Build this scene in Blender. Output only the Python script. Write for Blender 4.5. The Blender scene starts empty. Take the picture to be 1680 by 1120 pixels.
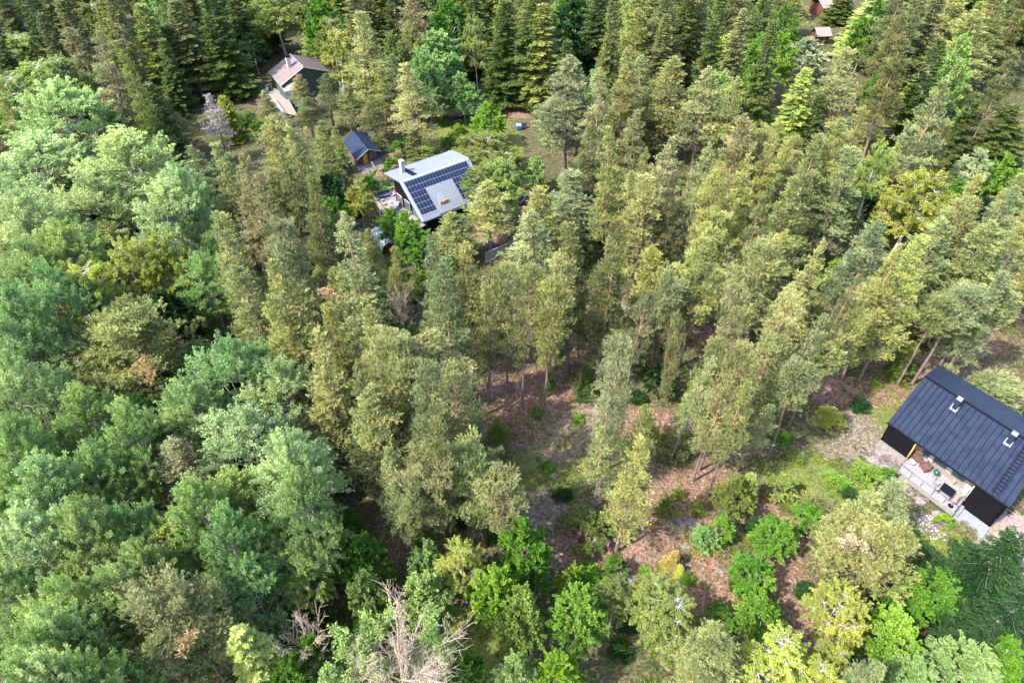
import bpy, math, random
import numpy as np
from mathutils import Vector, Matrix
R_ = math.radians
S = bpy.context.scene
C = S.collection

# ---------------------------------------------------------------- camera, sky, sun, exposure
F_PX, PITCH, CAM_H = 1120.0, 42.0, 60.0
cam_d = bpy.data.cameras.new('camera'); cam = bpy.data.objects.new('camera', cam_d); C.objects.link(cam)
cam.location = (0, 0, CAM_H); cam.rotation_euler = (R_(90 - PITCH), 0, 0)
cam_d.sensor_width = 36.0; cam_d.lens = 36.0 * F_PX / 1680.0; cam_d.clip_end = 6000; cam_d.clip_start = 0.5
S.camera = cam
SUN = Vector((-0.70, -0.42, 0.95)).normalized()
elev = math.asin(SUN.z); az = math.atan2(SUN.x, SUN.y)
W = bpy.data.worlds.new('World'); S.world = W; W.use_nodes = True
nt = W.node_tree; bg = nt.nodes['Background']
sky = nt.nodes.new('ShaderNodeTexSky'); sky.sky_type = 'NISHITA'; sky.sun_disc = False
sky.sun_elevation = elev; sky.sun_rotation = az; sky.dust_density = 2.0
nt.links.new(sky.outputs[0], bg.inputs[0]); bg.inputs[1].default_value = 0.15
sd = bpy.data.lights.new('sun', 'SUN'); sd.energy = 2.55; sd.angle = R_(0.6); sd.color = (1.0, 0.95, 0.86)
so = bpy.data.objects.new('sun', sd); C.objects.link(so)
so.rotation_euler = SUN.to_track_quat('Z', 'Y').to_euler()
S.view_settings.view_transform = 'Standard'; S.view_settings.look = 'None'; S.view_settings.gamma = 1
S.view_settings.exposure = 2.45
S.cycles.max_bounces = 6; S.cycles.diffuse_bounces = 4; S.cycles.glossy_bounces = 2
S.cycles.transmission_bounces = 4; S.cycles.transparent_max_bounces = 6

# ---------------------------------------------------------------- helpers
rng = np.random.default_rng(7)
cp, sp_ = math.cos(R_(PITCH)), math.sin(R_(PITCH))
FW = np.array([0, cp, -sp_]); RT = np.array([1., 0, 0]); UP = np.array([0, sp_, cp])
def at(x, y, z=0.0):
    d = FW * F_PX + RT * (x - 840) - UP * (y - 560)
    return np.array([0, 0, CAM_H]) + d * ((z - CAM_H) / d[2])
def px(p):
    v = np.asarray(p, float) - [0, 0, CAM_H]; k = v @ FW
    return 840 + F_PX * (v @ RT) / k, 560 - F_PX * (v @ UP) / k
def depth(p): return float((np.asarray(p, float) - [0, 0, CAM_H]) @ FW)

def tag(o, label=None, cat=None, group=None, kind=None):
    for k, v in (('label', label), ('category', cat), ('group', group), ('kind', kind)):
        if v: o[k] = v
    return o
def empty(name, loc):
    o = bpy.data.objects.new(name, None); C.objects.link(o); o.location = tuple(float(v) for v in loc)
    o.empty_display_size = .3
    return o
def mesh_np(name, V, Q, var=None, tip=None, smooth=False):
    V = np.ascontiguousarray(V, np.float32); Q = np.ascontiguousarray(Q, np.int32)
    me = bpy.data.meshes.new(name); n, k = Q.shape
    me.vertices.add(len(V)); me.vertices.foreach_set('co', V.ravel())
    me.loops.add(n * k); me.loops.foreach_set('vertex_index', Q.ravel())
    me.polygons.add(n); me.polygons.foreach_set('loop_start', np.arange(n, dtype=np.int32) * k)
    me.polygons.foreach_set('use_smooth', np.full(n, smooth))
    for nm, arr in (('var', var), ('tip', tip)):
        if arr is not None:
            a = me.attributes.new(nm, 'FLOAT', 'POINT'); a.data.foreach_set('value', np.ascontiguousarray(arr, np.float32))
    me.update(calc_edges=True); me.validate()
    return me

class MB:
    """collects boxes, slabs and tubes given in WORLD (or local via T) coordinates into one mesh"""
    def __init__(s, T=None): s.v = []; s.f = []; s.T = T or (lambda u, v, z: (u, v, z))
    def pts(s, P):
        i = len(s.v); s.v += [tuple(s.T(*p)) for p in P]; return i
    def hexa(s, P):
        i = s.pts(P)
        for q in ((0, 3, 2, 1), (4, 5, 6, 7), (0, 1, 5, 4), (1, 2, 6, 5), (2, 3, 7, 6), (3, 0, 4, 7)): s.f.append([i + a for a in q])
        return s
    def box(s, x0, x1, y0, y1, z0, z1):
        return s.hexa([(x0, y0, z0), (x1, y0, z0), (x1, y1, z0), (x0, y1, z0), (x0, y0, z1), (x1, y0, z1), (x1, y1, z1), (x0, y1, z1)])
    def slab(s, a, b, c, d, t):
        P = [np.array(q, float) for q in (a, b, c, d)]
        return s.hexa([tuple(q - [0, 0, t]) for q in P] + [tuple(q) for q in P])
    def prism(s, poly, z0, z1):
        n = len(poly); i = s.pts([(x, y, z0) for x, y in poly] + [(x, y, z1) for x, y in poly])
        s.f.append([i + k for k in reversed(range(n))]); s.f.append([i + n + k for k in range(n)])
        for k in range(n): s.f.append([i + k, i + (k + 1) % n, i + n + (k + 1) % n, i + n + k])
        return s
    def poly(s, P):
        i = s.pts(P); s.f.append(list(range(i, i + len(P)))); return s
    def tube(s, pts, rad, n=6):
        P = [Vector(s.T(*p)) for p in pts]
        if not hasattr(rad, '__len__'): rad = [rad] * len(P)
        i0 = len(s.v)
        for k, p in enumerate(P):
            d = (P[min(k + 1, len(P) - 1)] - P[max(k - 1, 0)]).normalized()
            a = d.orthogonal().normalized(); b = d.cross(a)
            for j in range(n):
                t = 2 * math.pi * j / n
                s.v.append(tuple(p + (a * math.cos(t) + b * math.sin(t)) * rad[k]))
        for k in range(len(P) - 1):
            for j in range(n):
                a0 = i0 + k * n + j; a1 = i0 + k * n + (j + 1) % n
                s.f.append([a0, a1, a1 + n, a0 + n])
        s.f.append([i0 + j for j in reversed(range(n))]); e = i0 + (len(P) - 1) * n; s.f.append([e + j for j in range(n)])
        return s
    def lathe(s, cx, cy, prof, n=16):
        i0 = len(s.v)
        for r, z in prof:
            for j in range(n):
                t = 2 * math.pi * j / n; s.v.append(tuple(s.T(cx + r * math.cos(t), cy + r * math.sin(t), z)))
        for k in range(len(prof) - 1):
            for j in range(n):
                a0 = i0 + k * n + j; a1 = i0 + k * n + (j + 1) % n; s.f.append([a0, a1, a1 + n, a0 + n])
        s.f.append([i0 + j for j in reversed(range(n))]); e = i0 + (len(prof) - 1) * n; s.f.append([e + j for j in range(n)])
        return s
    def build(s, name, mat, parent=None, smooth=False, loc=None):
        o0 = np.array(parent_world(parent)) if parent else np.array(loc if loc is not None else (0, 0, 0), float)
        me = bpy.data.meshes.new(name)
        me.from_pydata([tuple(np.array(v) - o0) for v in s.v], [], s.f); me.update()
        if smooth:
            for p in me.polygons: p.use_smooth = True
        me.materials.append(mat)
        o = bpy.data.objects.new(name, me); C.objects.link(o)
        if parent: o.parent = parent
        else: o.location = tuple(float(v) for v in o0)
        return o
def parent_world(p):
    l = np.zeros(3)
    while p is not None: l = l + np.array(p.location); p = p.parent
    return l

# ---------------------------------------------------------------- materials
def new_mat(name):
    m = bpy.data.materials.new(name); m.use_nodes = True; t = m.node_tree
    return m, t, t.nodes['Principled BSDF']
def N(t, ty, **kw):
    n = t.nodes.new(ty)
    for k, v in kw.items(): setattr(n, k, v)
    return n
def ramp(t, src, stops):
    r = N(t, 'ShaderNodeValToRGB'); e = r.color_ramp.elements
    while len(e) < len(stops): e.new(.5)
    for k, (p, c) in enumerate(stops): e[k].position = p; e[k].color = (*c, 1)
    t.links.new(src, r.inputs[0]); return r.outputs[0]
def mixc(t, fac, a, b, mode='MIX'):
    m = N(t, 'ShaderNodeMix', data_type='RGBA', blend_type=mode)
    for s, v in ((0, fac), (6, a), (7, b)):
        if hasattr(v, 'is_output'): t.links.new(v, m.inputs[s])
        else: m.inputs[s].default_value = v if s == 0 else (*v, 1)
    return m.outputs[2]
def mth(t, op, a, b=0.0, c=None, clamp=False):
    m = N(t, 'ShaderNodeMath', operation=op, use_clamp=clamp)
    for s, v in ((0, a), (1, b)) + (((2, c),) if c is not None else ()):
        if hasattr(v, 'is_output'): t.links.new(v, m.inputs[s])
        else: m.inputs[s].default_value = v
    return m.outputs[0]
def noise(t, scale, detail=4, rough=.6, vec=None, dim='3D'):
    n = N(t, 'ShaderNodeTexNoise'); n.inputs['Scale'].default_value = scale
    n.inputs['Detail'].default_value = detail; n.inputs['Roughness'].default_value = rough
    if vec is not None: t.links.new(vec, n.inputs['Vector'])
    return n.outputs['Fac']
def attr(t, name): return N(t, 'ShaderNodeAttribute', attribute_name=name).outputs['Fac']
def plain(name, col, rough=.6, metal=0., amp=.25, scale=3., spec=.5, bump=0.):
    m, t, b = new_mat(name)
    g = N(t, 'ShaderNodeNewGeometry')
    f = noise(t, scale, 5, .65, g.outputs['Position'])
    lo = tuple(c * (1 - amp) for c in col); hi = tuple(min(1, c * (1 + amp)) for c in col)
    t.links.new(ramp(t, f, [(.3, lo), (.7, hi)]), b.inputs['Base Color'])
    b.inputs['Roughness'].default_value = rough; b.inputs['Metallic'].default_value = metal
    b.inputs['Specular IOR Level'].default_value = spec
    if bump:
        bn = N(t, 'ShaderNodeBump'); bn.inputs['Strength'].default_value = bump; bn.inputs['Distance'].default_value = .05
        t.links.new(noise(t, scale * 4, 4, .6, g.outputs['Position']), bn.inputs['Height']); t.links.new(bn.outputs[0], b.inputs['Normal'])
    return m
def leaf_mat(name, trans=.3, hue=.02, rough=.55, contrast=.6, sat=1.13):
    m, t, b = new_mat(name)
    oi = N(t, 'ShaderNodeObjectInfo'); v = attr(t, 'var'); tp = attr(t, 'tip')
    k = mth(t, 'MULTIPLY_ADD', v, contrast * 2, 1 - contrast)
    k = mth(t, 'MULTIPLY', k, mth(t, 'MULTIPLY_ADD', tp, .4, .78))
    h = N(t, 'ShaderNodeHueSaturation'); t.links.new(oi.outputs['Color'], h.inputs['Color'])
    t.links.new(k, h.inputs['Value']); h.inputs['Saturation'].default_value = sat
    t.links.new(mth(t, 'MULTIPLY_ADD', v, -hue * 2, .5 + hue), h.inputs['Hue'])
    t.links.new(h.outputs[0], b.inputs['Base Color'])
    b.inputs['Roughness'].default_value = rough; b.inputs['Specular IOR Level'].default_value = .15
    tr = N(t, 'ShaderNodeBsdfTranslucent'); mx = N(t, 'ShaderNodeMixShader'); mx.inputs[0].default_value = trans
    t.links.new(h.outputs[0], tr.inputs['Color']); t.links.new(b.outputs[0], mx.inputs[1]); t.links.new(tr.outputs[0], mx.inputs[2])
    t.links.new(mx.outputs[0], t.nodes['Material Output'].inputs['Surface'])
    return m
def bark_mat(name, lo, hi, a=.4, b_=.65, stripes=False):
    m, t, b = new_mat(name)
    tc = N(t, 'ShaderNodeTexCoord'); mp = N(t, 'ShaderNodeMapping'); mp.inputs['Scale'].default_value = (6, 6, 1.6) if not stripes else (2, 2, 9)
    t.links.new(tc.outputs['Object'], mp.inputs[0]); f = noise(t, 2., 5, .7, mp.outputs[0])
    h = N(t, 'ShaderNodeMapRange'); h.inputs[1].default_value = a; h.inputs[2].default_value = b_
    t.links.new(attr(t, 'tip'), h.inputs[0])
    c = mixc(t, h.outputs[0], lo, hi)
    dark = ramp(t, f, [(.38, (.22, .2, .2) if stripes else (.5, .48, .46)), (.5 if stripes else .65, (1.1, 1.1, 1.1))])
    c = mixc(t, 1.0, c, dark, 'MULTIPLY'); t.links.new(c, b.inputs['Base Color']); b.inputs['Roughness'].default_value = .85
    return m
LEAF = {
 'pine': leaf_mat('pine_needles', .22, .03, sat=1.12), 'spruce': leaf_mat('spruce_needles', .15, .03, contrast=.6),
 'broad': leaf_mat('broad_leaves', .42, .02, .5, .45), 'ground': leaf_mat('undergrowth_leaves', .25, .05, .7, .6)}
BARK = {
 'pine': bark_mat('pine_bark', (.17, .125, .11), (.34, .19, .13), .42, .7),
 'spruce': bark_mat('spruce_bark', (.15, .12, .105), (.30, .26, .24)),
 'grey': bark_mat('grey_bark', (.20, .18, .155), (.34, .31, .27)),
 'birch': bark_mat('birch_bark', (.36, .35, .32), (.42, .40, .36), stripes=True),
 'dead': bark_mat('dead_wood', (.20, .15, .11), (.35, .28, .21))}

# ---------------------------------------------------------------- foliage generators
def unit(a): return a / np.maximum(np.linalg.norm(a, axis=-1, keepdims=True), 1e-9)
def cards(r, P, D, L, Wd, n, spread, var):
    """n diamond-shaped blades at each point P, along D with random spread"""
    P = np.repeat(P, n, 0); D = np.repeat(D, n, 0); var = np.repeat(var, n)
    m = len(P)
    d = unit(D + spread * r.normal(size=(m, 3))); s = unit(np.cross(d, r.normal(size=(m, 3))))
    l = (L * r.uniform(.65, 1.25, m))[:, None]; w = (Wd * r.uniform(.7, 1.3, m))[:, None]
    V = np.stack([P, P + d * l * .55 + s * w * .5, P + d * l, P + d * l * .5 - s * w * .5], 1).reshape(-1, 3)
    vv = np.clip(var + r.normal(0, .10, m), 0, 1)
    return V, np.repeat(vv, 4), np.tile([0, .6, 1, .6], m)
def leafmesh(name, parts, mat):
    V = np.concatenate([p[0] for p in parts]); va = np.concatenate([p[1] for p in parts]); tp = np.concatenate([p[2] for p in parts])
    me = mesh_np(name, V, np.arange(len(V)).reshape(-1, 4), va, tp); me.materials.append(mat); return me
class Tubes:
    def __init__(s): s.V = []; s.Q = []; s.T = []; s.n = 0
    def add(s, P, rad, H, n=5):
        P = np.asarray(P, float); rad = np.broadcast_to(rad, (len(P),)); k = len(P)
        d = unit(np.gradient(P, axis=0)); a = unit(np.cross(d, [.3, .2, .93] if abs(d[0][2]) < .8 else [1., .1, 0])); b = np.cross(d, a)
        th = np.arange(n) * 2 * np.pi / n
        V = P[:, None] + (a[:, None] * np.cos(th)[None, :, None] + b[:, None] * np.sin(th)[None, :, None]) * rad[:, None, None]
        i = np.arange(k - 1)[:, None] * n; j = np.arange(n)[None]
        q = np.stack([i + j, i + (j + 1) % n, i + n + (j + 1) % n, i + n + j], -1).reshape(-1, 4) + s.n
        s.V.append(V.reshape(-1, 3)); s.Q.append(q); s.T.append(np.repeat(np.clip(P[:, 2] / H, 0, 1), n)); s.n += k * n
    def mesh(s, name, mat):
        me = mesh_np(name, np.concatenate(s.V), np.concatenate(s.Q), None, np.concatenate(s.T), True); me.materials.append(mat); return me
def sphere(r, n):
    d = unit(r.normal(size=(n, 3))); return d * (r.uniform(0, 1, n) ** .4)[:, None]
def pad(r, c, rad, n, flat, L, Wd, k, spread, v, up=.6):
    o = sphere(r, n); D = unit(o + [0, 0, up])
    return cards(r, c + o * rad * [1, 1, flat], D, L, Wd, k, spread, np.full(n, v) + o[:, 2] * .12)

def pine(seed, H=16., R=2.6, cb=.3, shape='cone', dens=1.0):
    r = np.random.default_rng(seed); tb = Tubes(); parts = []
    zs = np.linspace(0, H, 9); sw = np.cumsum(r.normal(0, .10, (9, 2)), 0); sw -= sw[0]
    sw *= np.linspace(0, 1, 9)[:, None] ** .5
    trunk = np.column_stack([sw, zs]); tb.add(trunk, np.linspace(.19, .03, 9) * H / 16, H, 8)
    nb = int(r.integers(46, 56) * (1.25 if H > 18 else 1)); ph = r.uniform(0, 6)
    lop = r.uniform(0, 6.3)
    for i in range(nb):
        tt = ((i // 5) * 5 + r.uniform(0, 1.6)) / nb; t = cb + (1 - cb) * tt * .985
        if shape == 'cone': pr = min(1, .7 + tt * 2.) * (1 - tt) ** .85 * 1.12
        elif shape == 'round': pr = math.sqrt(max(0.04, 1 - (1.75 * tt - .65) ** 2 * .88))
        else: pr = (.35 + .65 * min(1, tt * 1.6)) * math.sqrt(max(.05, 1 - (max(tt - .55, 0) / .5) ** 2))
        a = ph + (i % 5) * 1.257 + (i // 5) * .75 + r.normal(0, .25); Lb = R * max(pr, .12) * r.uniform(.55, 1.25) * (1 + .18 * math.cos(a - lop))
        el = R_({'cone': -4, 'round': 2, 'flat': 8}[shape] + 42 * tt ** 1.4 + r.normal(0, 8))
        b0 = np.array([np.interp(t * H, zs, trunk[:, 0]), np.interp(t * H, zs, trunk[:, 1]), t * H])
        d = np.array([math.cos(a) * math.cos(el), math.sin(a) * math.cos(el), math.sin(el)]); s = np.array([-math.sin(a), math.cos(a), 0])
        f = lambda q: b0 + d * Lb * q + np.array([0, 0, 1]) * Lb * .18 * q * q
        tb.add([f(0), f(.35), f(.7), f(1)], np.array([.045, .035, .022, .01]) * (.6 + .5 * pr), H, 4)
        bare = tt < .12 and r.uniform() < .6
        v0 = np.clip(.5 + r.normal(0, .17), 0, 1)
        for q in ((.55, .78, .97) if Lb > 1 else (.6, .97)):
            for sd in ((-1, 0, 1) if q < .9 and Lb > 1.2 else (0,)):
                c = f(q) + s * sd * Lb * .30 * q * r.uniform(.7, 1.2) + r.normal(0, .10, 3)
                if sd: tb.add([f(q * .75), c], [.016, .006], H, 3)
                if bare:
                    for _ in range(4): tb.add([c, c + r.normal(0, .35, 3)], [.01, .004], H, 3)
                    continue
                if r.uniform() < .14: continue
                rad = r.uniform(.26, .50) * (.75 + .3 * pr)
                ns = int(9.5 * dens); vv = v0 + r.normal(0, .08)
                oo = unit(r.normal(size=(ns, 3)) + [0, 0, .5]); ee = unit(oo + np.array([d[0] * .5, d[1] * .5, .9]))
                for o_, e_ in zip(oo, ee):  # shoots: short upturned needle brushes
                    qq = np.linspace(.0, 1, 5)[:, None]; PP = c + o_ * rad * [.95, .95, .35] + e_ * qq * rad * r.uniform(.7, 1.15)
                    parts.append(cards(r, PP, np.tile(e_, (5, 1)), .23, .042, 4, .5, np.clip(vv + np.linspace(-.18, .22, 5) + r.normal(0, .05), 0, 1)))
    for k in range(5): parts.append(pad(r, trunk[-1] - [0, 0, .28 * k], .16 + .05 * k, 22, 1.1, .26, .055, 4, .4, .62, 1.4))
    for i in range(16):  # dead snags under the crown
        t = r.uniform(max(.12, cb - .22), cb + .25); a = r.uniform(0, 6.28); l = r.uniform(.5, 1.5)
        b0 = np.array([np.interp(t * H, zs, trunk[:, 0]), np.interp(t * H, zs, trunk[:, 1]), t * H])
        e = b0 + [math.cos(a) * l, math.sin(a) * l, r.uniform(-.5, .2)]; tb.add([b0, (b0 + e) / 2 + r.normal(0, .08, 3), e], [.022, .014, .006], H, 3)
    return dict(H=H, R=R, trunk=tb.mesh('pine_trunk', BARK['pine']), crown=leafmesh('pine_crown', parts, LEAF['pine']))

def spruce(seed, H=18., R=2.6, cb=.08, baretop=False, dens=1.0, step=1.0):
    r = np.random.default_rng(seed); tb = Tubes(); parts = []
    tb.add([(0, 0, z) for z in np.linspace(0, H, 8)], np.linspace(.2, .015, 8) * H / 18, H, 8)
    z = H * cb; v_tree = r.uniform(.4, .6)
    while z < H * .985:
        tt = z / H; Lm = R * 1.15 * (1 - tt) ** .72 * (.85 + .15 * math.sin(z * 3))
        nbr = 8 if tt < .7 else 6
        for k in range(nbr):
            a = k * 6.283 / nbr + z * 1.7 + r.normal(0, .2); L = Lm * r.uniform(.55, 1.2) + .12
            dd = np.array([math.cos(a), math.sin(a), 0]); s = np.array([-math.sin(a), math.cos(a), 0])
            dr = (.42 if tt < .7 else .1) * r.uniform(.7, 1.3)
            g = lambda q: np.array([0, 0, z]) + dd * L * q + np.array([0, 0, 1.]) * L * (-dr * q * 1.4 + .55 * dr * q * q * q + .12 * q)
            tb.add([g(0), g(.5), g(1)], [.028, .018, .006], H, 3)
            v0 = np.clip(v_tree + r.normal(0, .2), 0, 1)
            if baretop and .45 < tt < .93 and r.uniform() < .62: qs0 = .55
            else: qs0 = .18
            nq = max(3, int(L * 7.5 * dens)); P = []; D = []
            for q in np.linspace(qs0, 1, nq):
                wv = .25 * L * (1.1 - q) ** .7 + .07
                for sd in (-1, 1):
                    for m in range(2 if wv > .3 else 1):
                        P.append(g(q) + s * sd * wv * (.25 + .5 * m) * r.uniform(.7, 1.2) - np.array([0, 0, .10 * m + .05 * r.uniform()])); D.append(s * sd * .7 + dd * .75 + np.array([0, 0, -.25]))
                P.append(g(q)); D.append(dd + np.array([0, 0, .1]))
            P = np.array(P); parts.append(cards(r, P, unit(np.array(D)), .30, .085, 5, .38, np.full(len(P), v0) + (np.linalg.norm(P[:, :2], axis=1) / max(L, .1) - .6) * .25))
        z += step * (.46 if tt < .8 else .34) * H / 18 * r.uniform(.8, 1.15)
    return dict(H=H, R=R, trunk=tb.mesh('spruce_trunk', BARK['spruce']), crown=leafmesh('spruce_crown', parts, LEAF['spruce']))

def broad(seed, H=15., R=3.4, cb=.3, nl=16, leaf=.2, lw=.13, wind=0., bark='grey', sprays=14, droop=0., dens=1.0, gap=.0, narrow=1.0):
    """deciduous crown: lobes of outward sprays carried on limbs"""
    r = np.random.default_rng(seed); tb = Tubes(); parts = []
    zs = np.linspace(0, H * .93, 9); sw = np.cumsum(r.normal(0, .13, (9, 2)), 0) * np.linspace(0, 1, 9)[:, None]
    trunk = np.column_stack([sw, zs]); tb.add(trunk, np.linspace(.2, .02, 9) * H / 15, H, 7)
    ch = H * (1 - cb) / 2; cz = H * cb + ch
    pts = []
    k = 0
    while len(pts) < nl and k < 4000:
        k += 1; d = unit(r.normal(size=3)); 
        if d[2] < -.55: continue
        q = d * r.uniform(.62, .92) * [R * .92, R * .92, ch * narrow]
        q[2] *= 1.0; q[:2] *= (1.0 if q[2] < 0 else max(.3, 1 - .35 * q[2] / ch))
        if all(np.linalg.norm((q - p) / [1, 1, 1.2]) > .42 * R * (16 / nl) ** .5 for p in pts): pts.append(q)
    pts.append(np.array([sw[-1][0], sw[-1][1], ch * .86])); pts.append(np.array([0, 0, ch * .35]))
    lr = R * .44 * (16 / nl) ** .33
    for q in pts:
        c = q + [0, 0, cz]; od = unit(q + np.array([0, 0, .5 * ch * .4]))
        zb = max(H * cb * .75, min(c[2] - np.linalg.norm(q[:2]) * .9, H * .85))
        b0 = np.array([np.interp(zb, zs, trunk[:, 0]), np.interp(zb, zs, trunk[:, 1]), zb])
        mid = (b0 + c) / 2 + [0, 0, -.12 * np.linalg.norm(c - b0)] + r.normal(0, .15, 3)
        lk = .38 if bark == 'birch' else 1.; tb.add([b0, mid, c], [.075 * H / 15 * lk, .05 * H / 15 * lk, .015], H, 5)
        vl = np.clip(.5 + r.normal(0, .13), 0, 1)
        for s_ in range(sprays):
            if r.uniform() < gap: continue
            d = unit(r.normal(size=3) + od * .9 + np.array([-.45 * wind, .35 * wind, .35 + .3 * wind]))
            if droop: d = unit(d * [1, 1, .5] + [0, 0, -droop * .2])
            l = lr * r.uniform(.8, 1.5); e = c + d * l
            tb.add([c, c + d * l * .6 + [0, 0, -.04], e], [.016, .01, .004], H, 3)
            nL = int(42 * dens); u = r.uniform(.25, 1.08, nL) ** .8
            w = (.10 + .24 * (1 - (2 * u - 1.1) ** 2 * .7))[:, None] * lr * .5
            off = unit(r.normal(size=(nL, 3))) * w * r.uniform(.3, 1, nL)[:, None]
            P = c + d * (l * u)[:, None] + off
            if droop: P[:, 2] -= r.uniform(0, droop, nL) * .7
            D = unit(d * .8 + off / (w + .01) * .6 + np.array([-.35 * wind, .25 * wind, .25 + .2 * wind - droop * .9]))
            parts.append(cards(r, P, D, leaf, lw, 2, .5, np.full(nL, np.clip(vl + r.normal(0, .07), 0, 1)) + d[2] * .08))
    return dict(H=H, R=R, trunk=tb.mesh('limbs', BARK[bark]), crown=leafmesh('leaf_crown', parts, LEAF['broad']))

def shrub(seed, H=2., R=1.3, leaf=.15, lw=.10, n=46, mat='broad', up=.5):
    r = np.random.default_rng(seed); tb = Tubes(); parts = []
    for i in range(n):
        d = unit(r.normal(size=3) + [0, 0, .55]); d[2] = abs(d[2]); c = d * [R, R, H * .85] * r.uniform(.45, .92)
        tb.add([(0, 0, 0), c * [.35, .35, .6], c], [.025, .015, .006], H, 3)
        parts.append(pad(r, c, R * r.uniform(.16, .30), 30, .9, leaf, lw, 3, .55, np.clip(.5 + r.normal(0, .15), 0, 1), up))
    return dict(H=H, R=R, trunk=tb.mesh('stems', BARK['grey']), crown=leafmesh('shrub_leaves', parts, LEAF[mat]))

def deadwood(seed, H=12., R=3., lean=(0, 0), n1=9, n2=8, n3=7, fan=.8, rad=.11):
    """bare dead tree: trunk, limbs that arc up and out, fine twigs"""
    r = np.random.default_rng(seed); tb = Tubes(); tw = Tubes()
    zs = np.linspace(0, H, 8); tr = np.column_stack([lean[0] * (zs / H) ** 1.5, lean[1] * (zs / H) ** 1.5, zs]); tr[1:, :2] += r.normal(0, .08, (7, 2))
    tb.add(tr, np.linspace(rad, .02, 8), H, 7)
    for i in range(n1):
        t = .42 + .56 * (i + r.uniform()) / n1; b0 = np.array([np.interp(t * H, zs, tr[:, k]) for k in range(3)]); a = i * 2.4 + r.normal(0, .3)
        L = R * (1.15 - t * .5) * r.uniform(.8, 1.2); d = unit(np.array([math.cos(a), math.sin(a), fan * r.uniform(.4, 1.3)]))
        bp = [b0 + d * L * q + np.array([0, 0, .35 * L * q * q * fan]) + r.normal(0, .05, 3) * q for q in (0, .25, .5, .75, 1)]
        tb.add(bp, [rad * .45, rad * .33, rad * .25, rad * .16, .012], H, 5)
        for j in range(n2):
            q = r.uniform(.25, 1); p = np.array([np.interp(q, (0, .25, .5, .75, 1), [b[k] for b in bp]) for k in range(3)])
            d2 = unit(d + r.normal(0, .55, 3) + [0, 0, .3]); l2 = L * r.uniform(.25, .5)
            m1 = p + d2 * l2 * .5 + r.normal(0, .05, 3); e1 = p + d2 * l2 + [0, 0, .12 * l2]
            tw.add([p, m1, e1], [.024, .016, .008], H, 4)
            for _ in range(n3):
                q3 = r.uniform(.1, 1); p3 = p + (e1 - p) * q3; e3 = p3 + unit(d2 + r.normal(0, .6, 3)) * l2 * r.uniform(.25, .6)
                tw.add([p3, (p3 + e3) / 2 + r.normal(0, .03, 3), e3], [.013, .010, .005], H, 3)
    return dict(H=H, R=R, trunk=tb.mesh('dead_trunk', BARK['dead']), crown=tw.mesh('dead_twigs', BARK['dead']))

PROTO = {
 'pine': [pine(1, H=20, cb=.24), pine(2, H=20, R=2.8, cb=.3), pine(3, H=20, R=2.4, cb=.2), pine(4, H=20, R=2.6, cb=.34, shape='round'), pine(5, H=20, R=2.5, cb=.3), pine(14, H=20, R=2.6, cb=.18), pine(15, H=20, R=2.9, cb=.26)],
 'bigpine': [pine(6, H=14, R=4.2, cb=.42, shape='flat', dens=1.5), pine(7, H=14, R=4.0, cb=.38, shape='round', dens=1.5)],
 'airypine': [pine(17, H=18, R=2.7, cb=.34, shape='round', dens=.55), pine(18, H=18, R=2.5, cb=.38, dens=.6), pine(19, H=18, R=2.8, cb=.42, shape='flat', dens=.65), pine(20, H=18, R=2.4, cb=.3, dens=.7)],
 'youngpine': [pine(8, H=8, R=1.6, cb=.12), pine(9, H=8, R=1.8, cb=.18, shape='round')],
 'thinpine': [pine(10, H=16, R=1.9, cb=.66, shape='round'), pine(11, H=16, R=2.2, cb=.6, shape='flat')],
 'spruce': [spruce(21, H=22), spruce(22, H=22, R=2.9), spruce(23, H=22, R=2.5, baretop=True), spruce(24, H=22, R=2.8, baretop=True)],
 'bigspruce': [spruce(27, H=14, R=4.6, cb=.03, dens=.9, step=2.0)],
 'youngspruce': [spruce(25, H=6, R=1.5, cb=.03, dens=1.2), spruce(26, H=6, R=1.3, cb=.03, dens=1.2)],
 'aspen': [broad(31, H=16, R=3.9, wind=1, nl=22, lw=.10, sprays=19), broad(32, H=16, R=3.6, wind=1, nl=20, lw=.10, sprays=19), broad(33, H=15, R=4.2, wind=1, nl=26, lw=.10, sprays=19)],
 'birch': [broad(41, H=15, R=2.6, leaf=.19, lw=.11, bark='birch', dens=1.3, droop=.6, nl=18, gap=.02), broad(42, H=15, R=2.9, leaf=.19, lw=.11, bark='birch', dens=1.3, droop=.5, nl=20, gap=.03), broad(43, H=15, R=2.2, leaf=.19, lw=.11, bark='birch', dens=1.3, droop=.8, nl=16, gap=.1)],
 'leafy': [broad(51, H=11, R=2.8, cb=.22, leaf=.24, lw=.17, nl=17), broad(52, H=11, R=2.5, cb=.18, leaf=.22, lw=.17, nl=16), broad(53, H=9, R=2.6, cb=.15, leaf=.26, lw=.19, nl=15, gap=.1)],
 'sapling': [broad(61, H=5, R=1.5, cb=.1, leaf=.19, lw=.14, nl=9, sprays=11), broad(62, H=5, R=1.3, cb=.1, leaf=.17, lw=.12, nl=8, sprays=11, gap=.1)],
 'shrub': [shrub(71), shrub(72, R=1.5), shrub(73, H=2.4)],
 'juniper': [shrub(74, leaf=.20, lw=.05, mat='spruce', up=1.2, n=60), shrub(75, H=2.6, R=1.1, leaf=.2, lw=.05, mat='spruce', up=1.4, n=60)],
 'dead': [deadwood(81), deadwood(82, R=2.5)], 'herodead': [deadwood(83, H=12, R=4.6, n1=20, n2=13, n3=9, fan=1.7, rad=.13)], 'deadbush': [deadwood(84, H=7, R=2.6, n1=15, n2=9, n3=6, fan=1.5, rad=.07)],
}

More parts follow.
